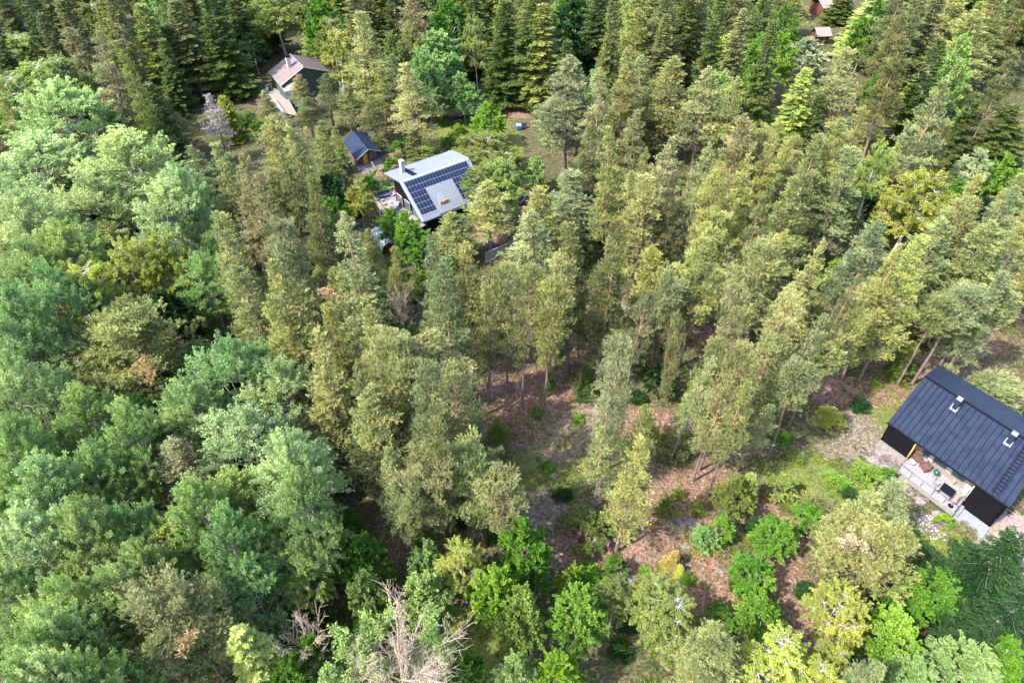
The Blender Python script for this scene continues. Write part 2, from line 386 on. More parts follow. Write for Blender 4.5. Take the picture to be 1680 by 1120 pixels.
# ---------------------------------------------------------------- ground
def gz(x, y): return 0.28 * math.sin(x * .11 + 1) * math.sin(y * .09) + .12 * math.sin(x * .31 + y * .23)
ZONES = {  # px centre, px radii: regions of one ground cover, turned into ellipses on the ground
 'litter': "870 660 90 70;960 560 22 60;1000 900 130 45;1085 850 90 50;1170 965 65 50;1140 790 90 40;1200 990 40 40;1300 960 40 110;1270 850 60 40;1400 645 110 26;1500 600 70 22;1590 560 70 25;1620 640 90 45;622 278 34 12;850 185 30 10;1640 195 40 18;1150 540 35 20;1340 1000 60 60;1060 690 50 30;640 255 20 14;800 388 30 12;870 370 20 10;1290 120 20 10;1060 300 20 30;430 165 25 12;660 900 40 25;1490 1010 30 20",
 'grass': "880 745 85 65;1000 955 70 34;1340 795 90 42;1590 905 75 60;770 212 70 20;845 240 14 26;862 340 30 14;780 1060 60 60;1150 890 34 28;1180 480 40 45;1250 1010 40 40;1560 640 50 26;1455 650 60 22;1450 690 30 30;1080 1000 80 60",
 'lichen': "930 720 60 40;890 835 46 36;1395 690 36 18;1372 735 34 22;1335 690 20 12;1000 500 34 28;1080 525 30 20;1590 575 40 14;970 690 40 30;1430 720 40 20;1450 735 24 10",
 'rock': "1462 755 46 24;1500 790 60 26;1530 860 30 18;1120 860 30 14;910 775 10 8",
 'gravel': "1665 880 60 44;1640 900 40 20"}
def zone_list(s):
    out = []
    for e in s.split(';'):
        a, b, c, d = map(float, e.split()); p = at(a, b); q = at(a, b - d); q2 = at(a, b + d)
        out.append((p[0], p[1], c * depth(p) / F_PX, abs(q[1] - q2[1]) / 2))
    return out
ZL = {k: zone_list(v) for k, v in ZONES.items()}
def zone(k, x, y):
    m = np.zeros(np.shape(x))
    for cx, cy, rx, ry in ZL[k]:
        d = np.sqrt(((x - cx) / rx) ** 2 + ((y - cy) / ry) ** 2); m = np.maximum(m, np.clip(1.6 - d * 1.05, 0, 1))
    return m
def ground():
    xs = np.concatenate([[-3000, -900, -300], np.arange(-170, 170.1, .7), [300, 900, 3000]]); ys = np.concatenate([[-900, -200, -40], np.arange(0, 250.1, .7), [400, 1200, 4000]])
    X, Y = np.meshgrid(xs, ys); Z = .28 * np.sin(X * .11 + 1) * np.sin(Y * .09) + .12 * np.sin(X * .31 + Y * .23)
    n, m = X.shape; idx = np.arange(n * m).reshape(n, m)
    Q = np.stack([idx[:-1, :-1], idx[:-1, 1:], idx[1:, 1:], idx[1:, :-1]], -1).reshape(-1, 4)
    me = mesh_np('ground', np.stack([X, Y, Z], -1).reshape(-1, 3), Q, smooth=True)
    for k in ZL:
        a = me.attributes.new(k, 'FLOAT', 'POINT'); a.data.foreach_set('value', zone(k, X, Y).astype(np.float32).ravel())
    m_, t, b = new_mat('forest_floor'); g = N(t, 'ShaderNodeNewGeometry').outputs['Position']
    n1 = noise(t, .35, 6, .65, g); n2 = noise(t, 2.2, 6, .7, g); n3 = noise(t, 3.4, 10, .88, g)
    litter = ramp(t, n3, [(.40, (.03, .02, .014)), (.48, (.11, .062, .042)), (.54, (.20, .125, .09)), (.62, (.38, .29, .24))])
    moss = ramp(t, n3, [(.4, (.012, .018, .008)), (.5, (.035, .05, .014)), (.6, (.08, .09, .03))])
    grass = ramp(t, n3, [(.38, (.03, .045, .012)), (.5, (.085, .11, .025)), (.62, (.20, .19, .07))])
    lich = ramp(t, n3, [(.40, (.04, .036, .02)), (.48, (.10, .08, .055)), (.54, (.19, .155, .12)), (.62, (.33, .29, .245))])
    rock = ramp(t, n2, [(.36, (.05, .04, .036)), (.52, (.14, .11, .105)), (.66, (.23, .20, .19))])
    grav = ramp(t, n3, [(.38, (.13, .095, .085)), (.6, (.27, .215, .195))])
    def msk(k, sharp=.35):
        s = mth(t, 'ADD', mth(t, 'ADD', attr(t, k), mth(t, 'MULTIPLY_ADD', n2, 1.7, -.85)), mth(t, 'MULTIPLY_ADD', n1, 1.4, -.7)); mr = N(t, 'ShaderNodeMapRange'); mr.inputs[1].default_value = .42; mr.inputs[2].default_value = .42 + sharp
        t.links.new(s, mr.inputs[0]); return mr.outputs[0]
    base = mixc(t, ramp(t, n2, [(.45, (0, 0, 0)), (.6, (1, 1, 1))]), moss, litter)
    base = mixc(t, .35, base, moss)
    c = mixc(t, msk('grass'), base, grass); c = mixc(t, msk('litter'), c, litter); c = mixc(t, msk('lichen'), c, lich)
    c = mixc(t, msk('rock'), c, rock); c = mixc(t, msk('gravel', .15), c, grav)
    t.links.new(c, b.inputs['Base Color']); b.inputs['Roughness'].default_value = .95; b.inputs['Specular IOR Level'].default_value = .2
    bn = N(t, 'ShaderNodeBump'); bn.inputs['Strength'].default_value = .8; bn.inputs['Distance'].default_value = .12
    t.links.new(mth(t, 'ADD', n3, n2), bn.inputs['Height']); t.links.new(bn.outputs[0], b.inputs['Normal'])
    me.materials.append(m_); o = bpy.data.objects.new('ground', me); C.objects.link(o); o['kind'] = 'structure'
ground()
# ---------------------------------------------------------------- buildings
def seam_mat(name, col, rough=.4, metal=.0):
    return plain(name, col, rough, metal, .08, .8, .5)
M = {
 'navy': plain('dark_sheet_roof', (.014, .020, .040), .6, 0, .3, 1.2, .14), 'navy_trim': plain('dark_trim', (.005, .006, .011), .7, 0, .1, .8, .1),
 'black': plain('black_paint', (.005, .005, .007), .85, amp=.3, spec=.08), 'white': plain('white_paint', (.32, .32, .33), .5, amp=.06),
 'deck': plain('grey_deck', (.185, .176, .19), .8, amp=.15, scale=2), 'zinc': seam_mat('zinc_roof', (.15, .17, .195), .38, .25), 'zinc_light': seam_mat('zinc_light', (.24, .265, .295), .4, .2),
 'timber': plain('orange_timber', (.50, .22, .055), .6), 'wood': plain('weathered_wood', (.17, .14, .125), .85, scale=8), 'tan': plain('tan_boards', (.42, .33, .25), .7),
 'green': plain('dark_green_boards', (.03, .06, .055), .7), 'red': plain('red_boards', (.10, .03, .02), .75), 'pave': plain('grey_paving', (.16, .17, .20), .9, scale=5),
 'stone': plain('granite', (.15, .132, .128), .9, amp=.45, scale=4, bump=.6), 'conc': plain('pale_concrete', (.16, .155, .15), .8), 'dark': plain('dark_fabric', (.05, .035, .035), .8),
 'brown': plain('wicker_brown', (.09, .045, .04), .8), 'pale': plain('pale_table', (.45, .55, .52), .4), 'wine': plain('wine_fabric', (.16, .02, .04), .8), 'navyfab': plain('navy_fabric', (.04, .05, .10), .8),
 'blue': plain('blue_tarp', (.02, .10, .38), .5), 'cyan': plain('cyan_tarp', (.03, .45, .60), .5), 'stripe': plain('beige_cloth', (.20, .14, .125), .8, scale=25, amp=.5),
 'yellow': plain('yellow_hose', (.55, .42, .05), .5), 'kettle': plain('green_enamel', (.01, .06, .055), .2), 'metal': plain('grey_metal', (.17, .18, .20), .6, 0), 'terra': plain('terracotta', (.45, .2, .1), .8),
 'orange': plain('orange_cloth', (.75, .22, .04), .7), 'log': plain('cut_logs', (.62, .48, .36), .8, scale=12), 'soil': plain('soil', (.08, .05, .04), .9)}
m, t, b = new_mat('roof_tiles'); g_ = N(t, 'ShaderNodeNewGeometry').outputs['Position']
f1 = noise(t, 1.2, 5, .7, g_); f2 = noise(t, 12, 3, .7, g_)
t.links.new(mixc(t, .4, ramp(t, f1, [(.3, (.12, .09, .085)), (.7, (.24, .195, .185))]), ramp(t, f2, [(.35, (.09, .07, .07)), (.65, (.28, .235, .225))])), b.inputs['Base Color']); b.inputs['Roughness'].default_value = .85; M['tile'] = m
m, t, b = new_mat('solar_cells'); b.inputs['Base Color'].default_value = (.008, .011, .034, 1); b.inputs['Roughness'].default_value = .3; b.inputs['Specular IOR Level'].default_value = .25; M['solar'] = m
m, t, b = new_mat('window_glass'); b.inputs['Base Color'].default_value = (.05, .07, .09, 1); b.inputs['Roughness'].default_value = .08; M['glass'] = m
m, t, b = new_mat('greenhouse_skin'); b.inputs['Base Color'].default_value = (.24, .29, .30, 1); b.inputs['Roughness'].default_value = .25; M['skin'] = m
m, t, b = new_mat('chain_mesh')
tcg = N(t, 'ShaderNodeNewGeometry').outputs['Position']; b.inputs['Base Color'].default_value = (.4, .4, .42, 1)
trn = N(t, 'ShaderNodeBsdfTransparent'); mxs = N(t, 'ShaderNodeMixShader'); wv = noise(t, 14, 2, .5, tcg)
t.links.new(ramp(t, wv, [(.5, (0, 0, 0)), (.52, (1, 1, 1))]), mxs.inputs[0]); t.links.new(trn.outputs[0], mxs.inputs[1]); t.links.new(b.outputs[0], mxs.inputs[2]); t.links.new(mxs.outputs[0], t.nodes['Material Output'].inputs['Surface']); M['chain'] = m

def frame(O, eu, ev):
    O = np.array(O, float); eu = np.array([*eu[:2], 0.]); eu /= np.linalg.norm(eu); ev = np.array([*ev[:2], 0.]); ev /= np.linalg.norm(ev)
    return lambda u, v, z: tuple(O * [1, 1, 0] + eu * u + ev * v + [0, 0, z])
def roof_seams(mb, T, u0, u1, step, v0, z0, v1, z1, h=.05, w=.05):
    u = u0
    while u <= u1 + .01:
        mb.hexa([(u - w, v0, z0), (u + w, v0, z0), (u + w, v1, z1), (u - w, v1, z1), (u - w, v0, z0 + h), (u + w, v0, z0 + h), (u + w, v1, z1 + h), (u - w, v1, z1 + h)]); u += step

# --- dark roofed cabin, right
Zc = lambda x, y: (1400 + x / 3.732, 590 + y / 3.732)
ZE, ZR = 4.0, 6.1
E1 = at(*Zc(218, 378), ZE); E2 = at(*Zc(955, 893), ZE); R1 = at(*Zc(440, 103), ZR)
T = frame(E1, E2 - E1, R1 - E1); WV = float(np.linalg.norm((R1 - E1)[:2])); UL = float(np.linalg.norm(E2 - E1))
root = tag(empty('cabin', T(UL / 2, WV / 2, 0)), 'black walled cabin with dark blue standing seam roof at the right edge', 'cabin')
mb = MB(T); mb.slab((-.05, -.1, ZE), (UL + .1, -.1, ZE), (UL + .1, WV, ZR), (-.05, WV, ZR), .16); mb.slab((-.05, WV, ZR), (UL + .1, WV, ZR), (UL + .1, WV * 1.75, ZR - 1.6), (-.05, WV * 1.75, ZR - 1.6), .16)
roof = mb.build('roof', M['navy'], root)
sm = MB(T); roof_seams(sm, T, .5, UL, .6, -.08, ZE, WV - .05, ZR, .08, .027); sm.build('seam_pattern', M['navy_trim'], roof)
MB(T).box(-.08, UL + .12, WV - .12, WV + .12, ZR - .03, ZR + .1).build('ridge_cap', M['navy_trim'], roof)
mb = MB(T); mb.tube([(-.1, -.22, ZE - .12), (UL + .15, -.22, ZE - .12)], .08, 8); mb.tube([(UL + .5, -.24, ZE - .1), (UL - .8, -.26, ZE - .1)], .04, 6); mb.build('gutter', M['black'], roof)
mb = MB(T)
for k in range(15):
    q = .04 + k * .062; z = ZE + (ZR - ZE) * q
    mb.box(11.15, 11.75, q * WV - .05, q * WV + .03, z + .1, z + .15)
for uu in (11.15, 11.75): mb.tube([(uu, 0, ZE + .12), (uu, WV * .95, ZE + .12 + (ZR - ZE) * .95)], .03, 4)
mb.build('roof_ladder', M['navy_trim'], roof)
mb = MB(T); mb.box(.12, 3.25, 0, .2, 1.15, ZE - .15); mb.box(9.8, UL - .15, 0, .2, -.35, ZE - .15); mb.box(.12, .3, 0, WV * 1.7, 1.15, ZE - .1); mb.box(UL - .3, UL - .12, 0, WV * 1.7, -.35, ZE - .1)
mb.prism([T(0, 0, 0)[:2]] * 0 or [(0, 0), (1, 0), (1, .01), (0, .01)], 0, .01) if False else None
for uu in (.12, UL - .12): mb.slab((uu, .05, ZE - .1), (uu + .1, .05, ZE - .1), (uu + .1, WV, ZR - .2), (uu, WV, ZR - .2), 2.2)
for k in range(40):
    uu = .2 + k * .155
    if uu < 3.2: mb.box(uu, uu + .03, -.03, 0, 1.2, ZE - .2)
    u2 = 9.85 + k * .155
    if u2 < UL - .2: mb.box(u2, u2 + .03, -.03, 0, -.3, ZE - .2)
wall = mb.build('wall', M['black'], root)
MB(T).box(.1, 3.3, .02, .3, -.6, 1.13).build('foundation', M['conc'], root); MB(T).box(UL - .34, UL - .1, -.6, WV * 1.6, -.9, -.36).build('foundation', M['conc'], root)
mb = MB(T); mb.box(3.27, 9.78, 1.85, 2.0, 1, ZE + .2); mb.box(3.27, 3.36, .02, 1.85, 1, ZE - .1); mb.box(9.70, 9.79, .02, 1.85, 1, ZE - .1); mb.build('porch_wall', M['tan'], root)
for a, c in ((4.0, 5.0), (5.3, 6.9), (7.3, 8.9)):
    w = MB(T).box(a, c, 1.76, 1.84, 1.05, 3.3).build('window', M['white'], root); MB(T).box(a + .1, c - .1, 1.73, 1.757, 1.15, 3.2).build('pane', M['glass'], w)
MB(T).box(3.3, 3.42, -.1, .04, 1.0, ZE - .15).build('post', M['timber'], root)
for uu, q in ((4.15, .82), (9.9, .82)):
    c = MB(T); v = q * WV; z = ZE + (ZR - ZE) * q; c.box(uu - .24, uu + .24, v - .28, v + .28, z - .4, z + 1.3); ch = c.build('chimney', M['navy'], root)
    MB(T).box(uu - .28, uu + .28, v - .32, v + .32, z + 1.302, z + 1.38).build('cap', M['metal'], ch)
    mb = MB(T); s_ = (ZR - ZE) / WV; mb.slab((uu - .36, v - .5, z - .5 * s_ + .09), (uu + .36, v - .5, z - .5 * s_ + .09), (uu + .36, v - .29, z - .29 * s_ + .09), (uu - .36, v - .29, z - .29 * s_ + .09), .06)
    for sg in (-1, 1): mb.slab((uu + sg * .30 - .06, v - .29, z - .29 * s_ + .085), (uu + sg * .30 + .06, v - .29, z - .29 * s_ + .085), (uu + sg * .30 + .06, v + .32, z + .32 * s_ + .085), (uu + sg * .30 - .06, v + .32, z + .32 * s_ + .085), .06)
    mb.build('flashing', M['metal'], ch)
mb = MB(T)
for k in range(26): mb.box(3.42, 9.68, -2.1 + k * .151, -2.1 + k * .151 + .14, .9, 1.0)
deck = mb.build('deck', M['deck'], root)
MB(T).box(3.4, 9.7, -2.14, -2.105, .35, 1.01).box(3.36, 3.4, -2.14, -.02, .4, 1.0).box(9.7, 9.74, -2.14, 1.8, -.3, 1.0).build('fascia', M['conc'], deck)
for uu in (3.6, 5.4, 7.4, 9.5):
    for vv in (-1.9, -.4): MB(T).box(uu - .06, uu + .06, vv - .06, vv + .06, -.6, .9).build('pier', M['black'], deck)
rl = MB(T).tube([(3.42, -.1, 1.98), (3.42, -2.07, 1.98), (9.68, -2.07, 1.98), (9.68, .05, 1.98)], .028, 6).build('railing', M['black'], root)
for uu in (3.42, 4.67, 5.92, 7.17, 8.42, 9.68): MB(T).tube([(uu, -2.07, .7), (uu, -2.07, 1.98)], .025, 6).build('railing_post', M['black'], rl)
for uu in (3.42, 9.68): MB(T).tube([(uu, -.1, .9), (uu, -.1, 1.98)], .025, 6).build('railing_post', M['black'], rl)
P0 = T(11.3, -.9, 0)
mb = MB(T); mb.box(9.85, UL - .1, -1.9, -.05, -.4, .22)
tag(mb.build('patio', M['pave'], None, loc=T(11.3, -1, 0)), kind='structure')
steps = MB(T); steps.box(9.8, 10.15, -1.7, -.2, .2, .6); tag(steps.build('garden_step', M['conc'], None, loc=T(9.9, -1, .2)), 'pale concrete step between the deck and the paved patio', 'step')
def armchair(u, v, ang, lab):
    c, s = math.cos(ang), math.sin(ang); L = lambda a, b, z: T(u + a * c - b * s, v + a * s + b * c, z)
    r = tag(empty('armchair', L(0, 0, 1)), lab, 'armchair', 'armchairs on the deck')
    MB(L).box(-.36, .36, -.36, .34, 1.18, 1.42).build('seat', M['brown'], r); MB(L).slab((-.4, .32, 1.95), (.4, .32, 1.95), (.4, .46, 1.98), (-.4, .46, 1.98), .75).build('backrest', M['brown'], r)
    for sg in (-1, 1): MB(L).box(sg * .42 - .06, sg * .42 + .06, -.34, .34, 1.1, 1.62).build('armrest', M['brown'], r)
    for a, b in ((-.36, -.3), (.36, -.3), (-.36, .34), (.36, .34)): MB(L).box(a - .03, a + .03, b - .03, b + .03, 1.0, 1.18).build('leg', M['black'], r)
armchair(4.15, .75, .5, 'brown wicker armchair beside the round table, nearer the orange post'); armchair(5.2, .35, -.5, 'brown wicker armchair further right along the porch wall')
r = tag(empty('side_table', T(3.95, -.25, 1)), 'small round pale table beside the brown armchairs', 'table'); MB(T).lathe(3.95, -.25, [(.3, 1.45), (.33, 1.47), (.33, 1.5)], 20).build('table_top', M['pale'], r); MB(T).tube([(3.95, -.25, 1.0), (3.95, -.25, 1.45)], .03).build('leg', M['metal'], r)
r = tag(empty('kettle_grill', T(6.35, .35, 1)), 'round dark green kettle grill on three legs', 'grill')
MB(T).lathe(6.35, .35, [(.08, 1.42), (.27, 1.55), (.33, 1.72)], 20).build('bowl', M['kettle'], r, True); ld = MB(T).lathe(6.35, .35, [(.34, 1.725), (.28, 1.9), (.1, 2.0)], 20).build('lid', M['kettle'], r, True)
MB(T).tube([(6.27, .35, 2.0), (6.35, .35, 2.07), (6.43, .35, 2.0)], .02, 5).build('handle', M['metal'], ld)
for k in range(3): MB(T).tube([(6.35 + .12 * math.cos(k * 2.1), .35 + .12 * math.sin(k * 2.1), 1.5), (6.35 + .38 * math.cos(k * 2.1), .35 + .38 * math.sin(k * 2.1), 1.0)], .02, 5).build('leg', M['metal'], r)
r = tag(empty('dining_table', T(8.1, -.75, 1)), 'black square dining table on the deck', 'table'); MB(T).box(7.45, 8.75, -1.35, -.2, 1.68, 1.73).build('table_top', M['navy_trim'], r)
for a, b in ((7.52, -1.28), (8.68, -1.28), (7.52, -.28), (8.68, -.28)): MB(T).box(a - .03, a + .03, b - .03, b + .03, 1.0, 1.68).build('leg', M['black'], r)
def mchair(u, v, ang, lab):
    c, s = math.cos(ang), math.sin(ang); L = lambda a, b, z: T(u + a * c - b * s, v + a * s + b * c, z)
    r = tag(empty('garden_chair', L(0, 0, 1)), lab, 'chair', 'grey metal chairs by the table')
    MB(L).box(-.24, .24, -.24, .24, 1.43, 1.46).build('seat', M['metal'], r)
    mb = MB(L)
    for k in range(6): mb.tube([(-.22 + k * .088, .25, 1.46), (-.22 + k * .088, .33, 1.98)], .012, 4)
    mb.tube([(-.25, .33, 1.98), (.25, .33, 1.98)], .02, 5); mb.build('backrest', M['metal'], r)
    for a, b in ((-.22, -.22), (.22, -.22), (-.22, .24), (.22, .24)): MB(L).tube([(a, b, 1.43), (a * 1.1, b * 1.1, 1.0)], .015, 4).build('leg', M['metal'], r)
mchair(6.95, -.55, 1.5, 'grey metal chair left of the black table'); mchair(7.25, -1.2, 2.2, 'grey metal chair at the near corner of the black table')
r = tag(empty('parasol', T(9.2, -1.65, 1)), 'closed beige striped parasol leaning in its round base', 'parasol')
MB(T).lathe(9.1, -1.72, [(.28, 1.0), (.28, 1.05), (.06, 1.1)], 18).build('base', M['black'], r); MB(T).tube([(9.1, -1.72, 1.05), (9.15, -1.4, 3.3)], .025).build('pole', M['metal'], r)
MB(T).tube([(9.11, -1.6, 1.75), (9.12, -1.55, 2.0), (9.14, -1.47, 2.6), (9.15, -1.4, 3.3)], [.28, .24, .14, .04], 9).build('canopy', M['stripe'], r)
r = MB(T).box(5.6, 9.2, 1.35, 1.7, 1.0, 1.38).build('bench', M['wood'], None, loc=T(7.4, 1.5, 1)); tag(r, 'long low grey bench along the porch wall', 'bench')
tag(MB(T).box(7.9, 8.2, .8, 1.1, 1.0, 1.35).lathe(8.05, .95, [(.15, 1.36), (.22, 1.6), (.1, 1.75)], 9).build('flower_pot', M['terra'], None, loc=T(8.05, .95, 1)), 'terracotta flower pot by the porch wall', 'pot')
tag(MB(T).box(9.15, 9.6, 1.0, 1.5, 1.0, 1.75).box(9.1, 9.65, .95, 1.55, 1.752, 1.8).build('storage_box', M['pale'], None, loc=T(9.3, 1.2, 1)), 'pale storage box in the porch corner beside the black wall', 'box')

# --- house with solar panels
Zs = lambda x, y: (600 + x / 6.59, 230 + y / 6.59)
L0 = at(*Zs(610, 890), 3); Rr = at(*Zs(1170, 675), 3); e = (Rr - L0); nrm = np.array([-e[1], e[0], 0])
T = frame(L0, e, nrm); UL = 13.0; VR, ZRG, VB, ZB = 5.95, 7.4, 11.0, 6.75
root = tag(empty('solar_house', T(6, 5, 0)), 'pale metal roofed house with rows of solar panels', 'house')
mb = MB(T); mb.slab((0, 0, 3), (UL, 0, 3), (UL, VR, ZRG), (0, VR, ZRG), .22); mb.slab((0, VR, ZRG), (UL, VR, ZRG), (UL, VB, ZB), (0, VB, ZB), .22)
roof = mb.build('roof', M['zinc'], root)
mb = MB(T); roof_seams(mb, T, .0, UL, .5, 0, 3, VR, ZRG, .05, .03); roof_seams(mb, T, .0, UL, .5, VR, ZRG, VB, ZB, .06, .035); mb.build('seam_pattern', M['metal'], roof)
sz = (ZRG - 3) / VR
onr = lambda v, h: 3 + v * sz + h
mb = MB(T); mb.slab((.0, 0, onr(0, .07)), (.42, 0, onr(0, .07)), (.42, VR, onr(VR, .07)), (0, VR, onr(VR, .07)), .06); mb.slab((0, VR - .3, onr(VR - .3, .09)), (UL, VR - .3, onr(VR - .3, .09)), (UL, VR + .05, ZRG + .09), (0, VR + .05, ZRG + .09), .08); mb.build('roof_trim', M['zinc_light'], roof)
mb = MB(T); mb.slab((2.6, VR + .4, ZRG - .4 * .13 + .08), (3.5, VR + .4, ZRG - .4 * .13 + .08), (3.5, VB - .5, ZB + .14), (2.6, VB - .5, ZB + .14), .07); mb.build('roof_ladder', M['navy_trim'], roof)
col = 0; pitch_u, nrow = .56, 6; vtop = VR - .42; pv = (vtop - .75) / nrow
for ci in range(21):
    for ri in range(nrow):
        if ri >= 2 and 5 <= ci < 14: continue
        u = .55 + ci * pitch_u; v1 = vtop - ri * pv; v0 = v1 - pv + .07; u1 = u + pitch_u - .05
        p = MB(T).slab((u, v0, onr(v0, .13)), (u1, v0, onr(v0, .13)), (u1, v1, onr(v1, .13)), (u, v1, onr(v1, .13)), .04).build('solar_panel', M['solar'], root)
mb = MB(T); mb.slab((.5, .7, onr(.7, .085)), (.5 + 21 * pitch_u, .7, onr(.7, .085)), (.5 + 21 * pitch_u, vtop + .04, onr(vtop + .04, .085)), (.5, vtop + .04, onr(vtop + .04, .085)), .03)
mb.build('panel_rack', M['zinc_light'], root)
# raised roof field with a small hooded window
ud0, ud1, vd1 = .55 + 5 * pitch_u, .55 + 14 * pitch_u - .05, vtop - 2 * pv
mb = MB(T); mb.slab((ud0, .05, onr(.05, .2)), (ud1, .05, onr(.05, .2)), (ud1, vd1, onr(vd1, .2)), (ud0, vd1, onr(vd1, .2)), .18)
mb.build('roof_field', M['zinc'], roof); mb = MB(T); roof_seams(mb, T, ud0, ud1, .42, .05, onr(.05, .2), vd1, onr(vd1, .2), .06, .035); mb.build('field_seam_pattern', M['metal'], roof)
uc = 4.9; hood = MB(T)
hood.hexa([(uc - .8, 1.25, onr(1.25, .2)), (uc + .8, 1.25, onr(1.25, .2)), (uc + .05, 2.9, onr(2.9, .2)), (uc - .05, 2.9, onr(2.9, .2)), (uc - .65, 1.2, onr(1.25, .75)), (uc + .65, 1.2, onr(1.25, .75)), (uc + .05, 2.9, onr(2.9, .27)), (uc - .05, 2.9, onr(2.9, .27))])
hd = hood.build('roof_hood', M['zinc'], roof)
win = MB(T).box(uc - .72, uc + .72, 1.1, 1.24, onr(1.25, .2), onr(1.25, .72)).build('window', M['timber'], root); MB(T).box(uc - .38, uc + .38, 1.05, 1.096, onr(1.25, .3), onr(1.25, .62)).build('pane', M['white'], win)
ch = MB(T).box(2.0, 2.6, 8.6, 9.3, 6.6, 8.6).build('chimney', M['white'], root); MB(T).box(1.93, 2.67, 8.53, 9.37, 8.602, 8.68).box(2.0, 2.08, 8.6, 9.3, 8.682, 8.98).box(2.52, 2.6, 8.6, 9.3, 8.682, 8.98).box(1.93, 2.67, 8.53, 9.37, 8.982, 9.06).build('cap', M['white'], ch)
mb = MB(T); mb.box(1.2, UL - .5, .8, 1.0, 0, 3.3); mb.box(1.2, 1.4, 1.0, VB - 1, 0, 3.3); mb.box(UL - .7, UL - .5, 1, VB - 1, 0, 3.3); mb.box(1.2, UL - .5, VB - 1, VB - .8, 0, 6.5)
mb.hexa([(1.2, 1.0, 3.3), (1.4, 1.0, 3.3), (1.4, VB - 1, 3.3), (1.2, VB - 1, 3.3), (1.2, 1.0, 3.4), (1.4, 1.0, 3.4), (1.4, VB - 1, 6.4), (1.2, VB - 1, 6.4)]); mb.build('wall', M['black'], root)
for v in (3, 5.6, 8): w = MB(T).box(1.1, 1.19, v, v + 1.6, 1.6, 3.4).build('window', M['white'], root); MB(T).box(1.06, 1.097, v + .1, v + 1.5, 1.7, 3.3).build('pane', M['glass'], w)
D = [at(*Zs(65, 612), 1.6), at(*Zs(330, 545), 1.6), T(1.1, 9.5, 0), T(1.1, 1.0, 0), at(*Zs(380, 1060), 1.6)]
poly = [(float(p[0]), float(p[1])) for p in D]
mb = MB(); mb.prism(poly[::-1], 1.45, 1.6); dk = mb.build('deck', M['wood'], root)
mb = MB(); 
for a, b_ in ((0, 1), (0, 4)):
    A, B_ = np.array(poly[a]), np.array(poly[b_]); mb.tube([(*A, 2.4), (*B_, 2.4)], .06, 5); mb.tube([(*A, 1.66), (*B_, 1.66)], .05, 5)
    n_ = int(np.linalg.norm(B_ - A) / 1.2)
    for k in range(n_ + 1):
        q = A + (B_ - A) * k / n_; mb.tube([(*q, 0), (*q, 2.42)], .05, 5)
mb.build('railing', M['white'], root)
fx = random.Random(3)
dp = lambda x, y, z=1.6: at(*Zs(x, y), z)
def lump(name, P, mat, lab, cat, s=.5, h=.6, grp=None):
    r_ = np.random.default_rng(int(P[0] * 100) % 999 + 3); L = lambda a, b, z: (P[0] + a, P[1] + b, P[2] + z)
    mb = MB(L).lathe(0, 0, [(s * .55, 0), (s * .75, h * .5), (s * .7, h * .52), (s * .62, h * .45)], 12); o = tag(mb.build(name, mat, None, loc=P), lab, cat, grp); return o
def sofa(P, ang, mat, lab, w=1.8):
    c, s = math.cos(ang), math.sin(ang); L = lambda a, b, z: (P[0] + a * c - b * s, P[1] + a * s + b * c, P[2] + z); r = tag(empty('garden_sofa', P), lab, 'sofa')
    MB(L).box(-w / 2, w / 2, -.4, .4, .1, .42).build('seat', mat, r); MB(L).box(-w / 2, w / 2, .4, .55, .1, .85).build('backrest', mat, r)
    for sg in (-1, 1): MB(L).box(sg * w / 2 - .08 + .09 * sg, sg * w / 2 + .08 + .09 * sg, -.4, .55, .1, .62).build('armrest', mat, r)
sofa(dp(200, 615), .5, M['navyfab'], 'dark blue garden sofa in the far deck corner', 2.2)
r = tag(empty('parasol', dp(385, 640)), 'wine red open parasol on the cluttered deck beside the solar panel house', 'parasol'); P = dp(385, 640)
MB(lambda a, b, z: (P[0] + a, P[1] + b, P[2] + z)).lathe(0, 0, [(1.15, 1.75), (.6, 2.0), (.05, 2.2)], 8).build('canopy', M['wine'], r); MB().tube([(P[0], P[1], P[2]), (P[0], P[1], P[2] + 2.2)], .03).build('pole', M['metal'], r)
for k, (x, y, m_, lab, cat, s) in enumerate([(130, 640, 'white', 'white planter at the left deck corner', 'planter', .6), (290, 600, 'white', 'white round pot behind the wine red parasol', 'pot', .5), (270, 680, 'pale', 'pale green pot in the middle of the deck', 'pot', .45), (345, 690, 'metal', 'grey metal tub by the wine red parasol', 'tub', .55), (200, 700, 'terra', 'terracotta pot near the left railing', 'pot', .45), (300, 760, 'stone', 'stone tub further down the deck', 'tub', .6), (240, 790, 'terra', 'terracotta trough by the long railing', 'trough', .5), (370, 560, 'terra', 'terracotta planter under the roof corner', 'planter', .6), (180, 660, 'metal', 'grey metal bucket in front of the blue sofa', 'bucket', .4)]):
    lump(cat, dp(x, y), M[m_], lab, cat, s, .6)
r = tag(empty('garden_table', dp(330, 730)), 'grey garden table on the cluttered deck', 'table'); P = dp(330, 730); L = lambda a, b, z: (P[0] + a, P[1] + b, P[2] + z)
MB(L).box(-.5, .5, -.7, .7, .7, .76).build('table_top', M['metal'], r)
for a in (-.42, .42):
    for b_ in (-.6, .6): MB(L).box(a - .03, a + .03, b_ - .03, b_ + .03, 0, .7).build('leg', M['metal'], r)
P = at(677, 371, 1.7); tag(MB(lambda a, b, z: (P[0] + a, P[1] + b, P[2] + z)).lathe(0, 0, [(.05, 0), (.35, .15), (.42, .3), (.3, .55), (.06, .6)], 12).build('garden_lantern', M['orange'], None, loc=P), 'small orange cloth lantern below the deck end', 'lantern')

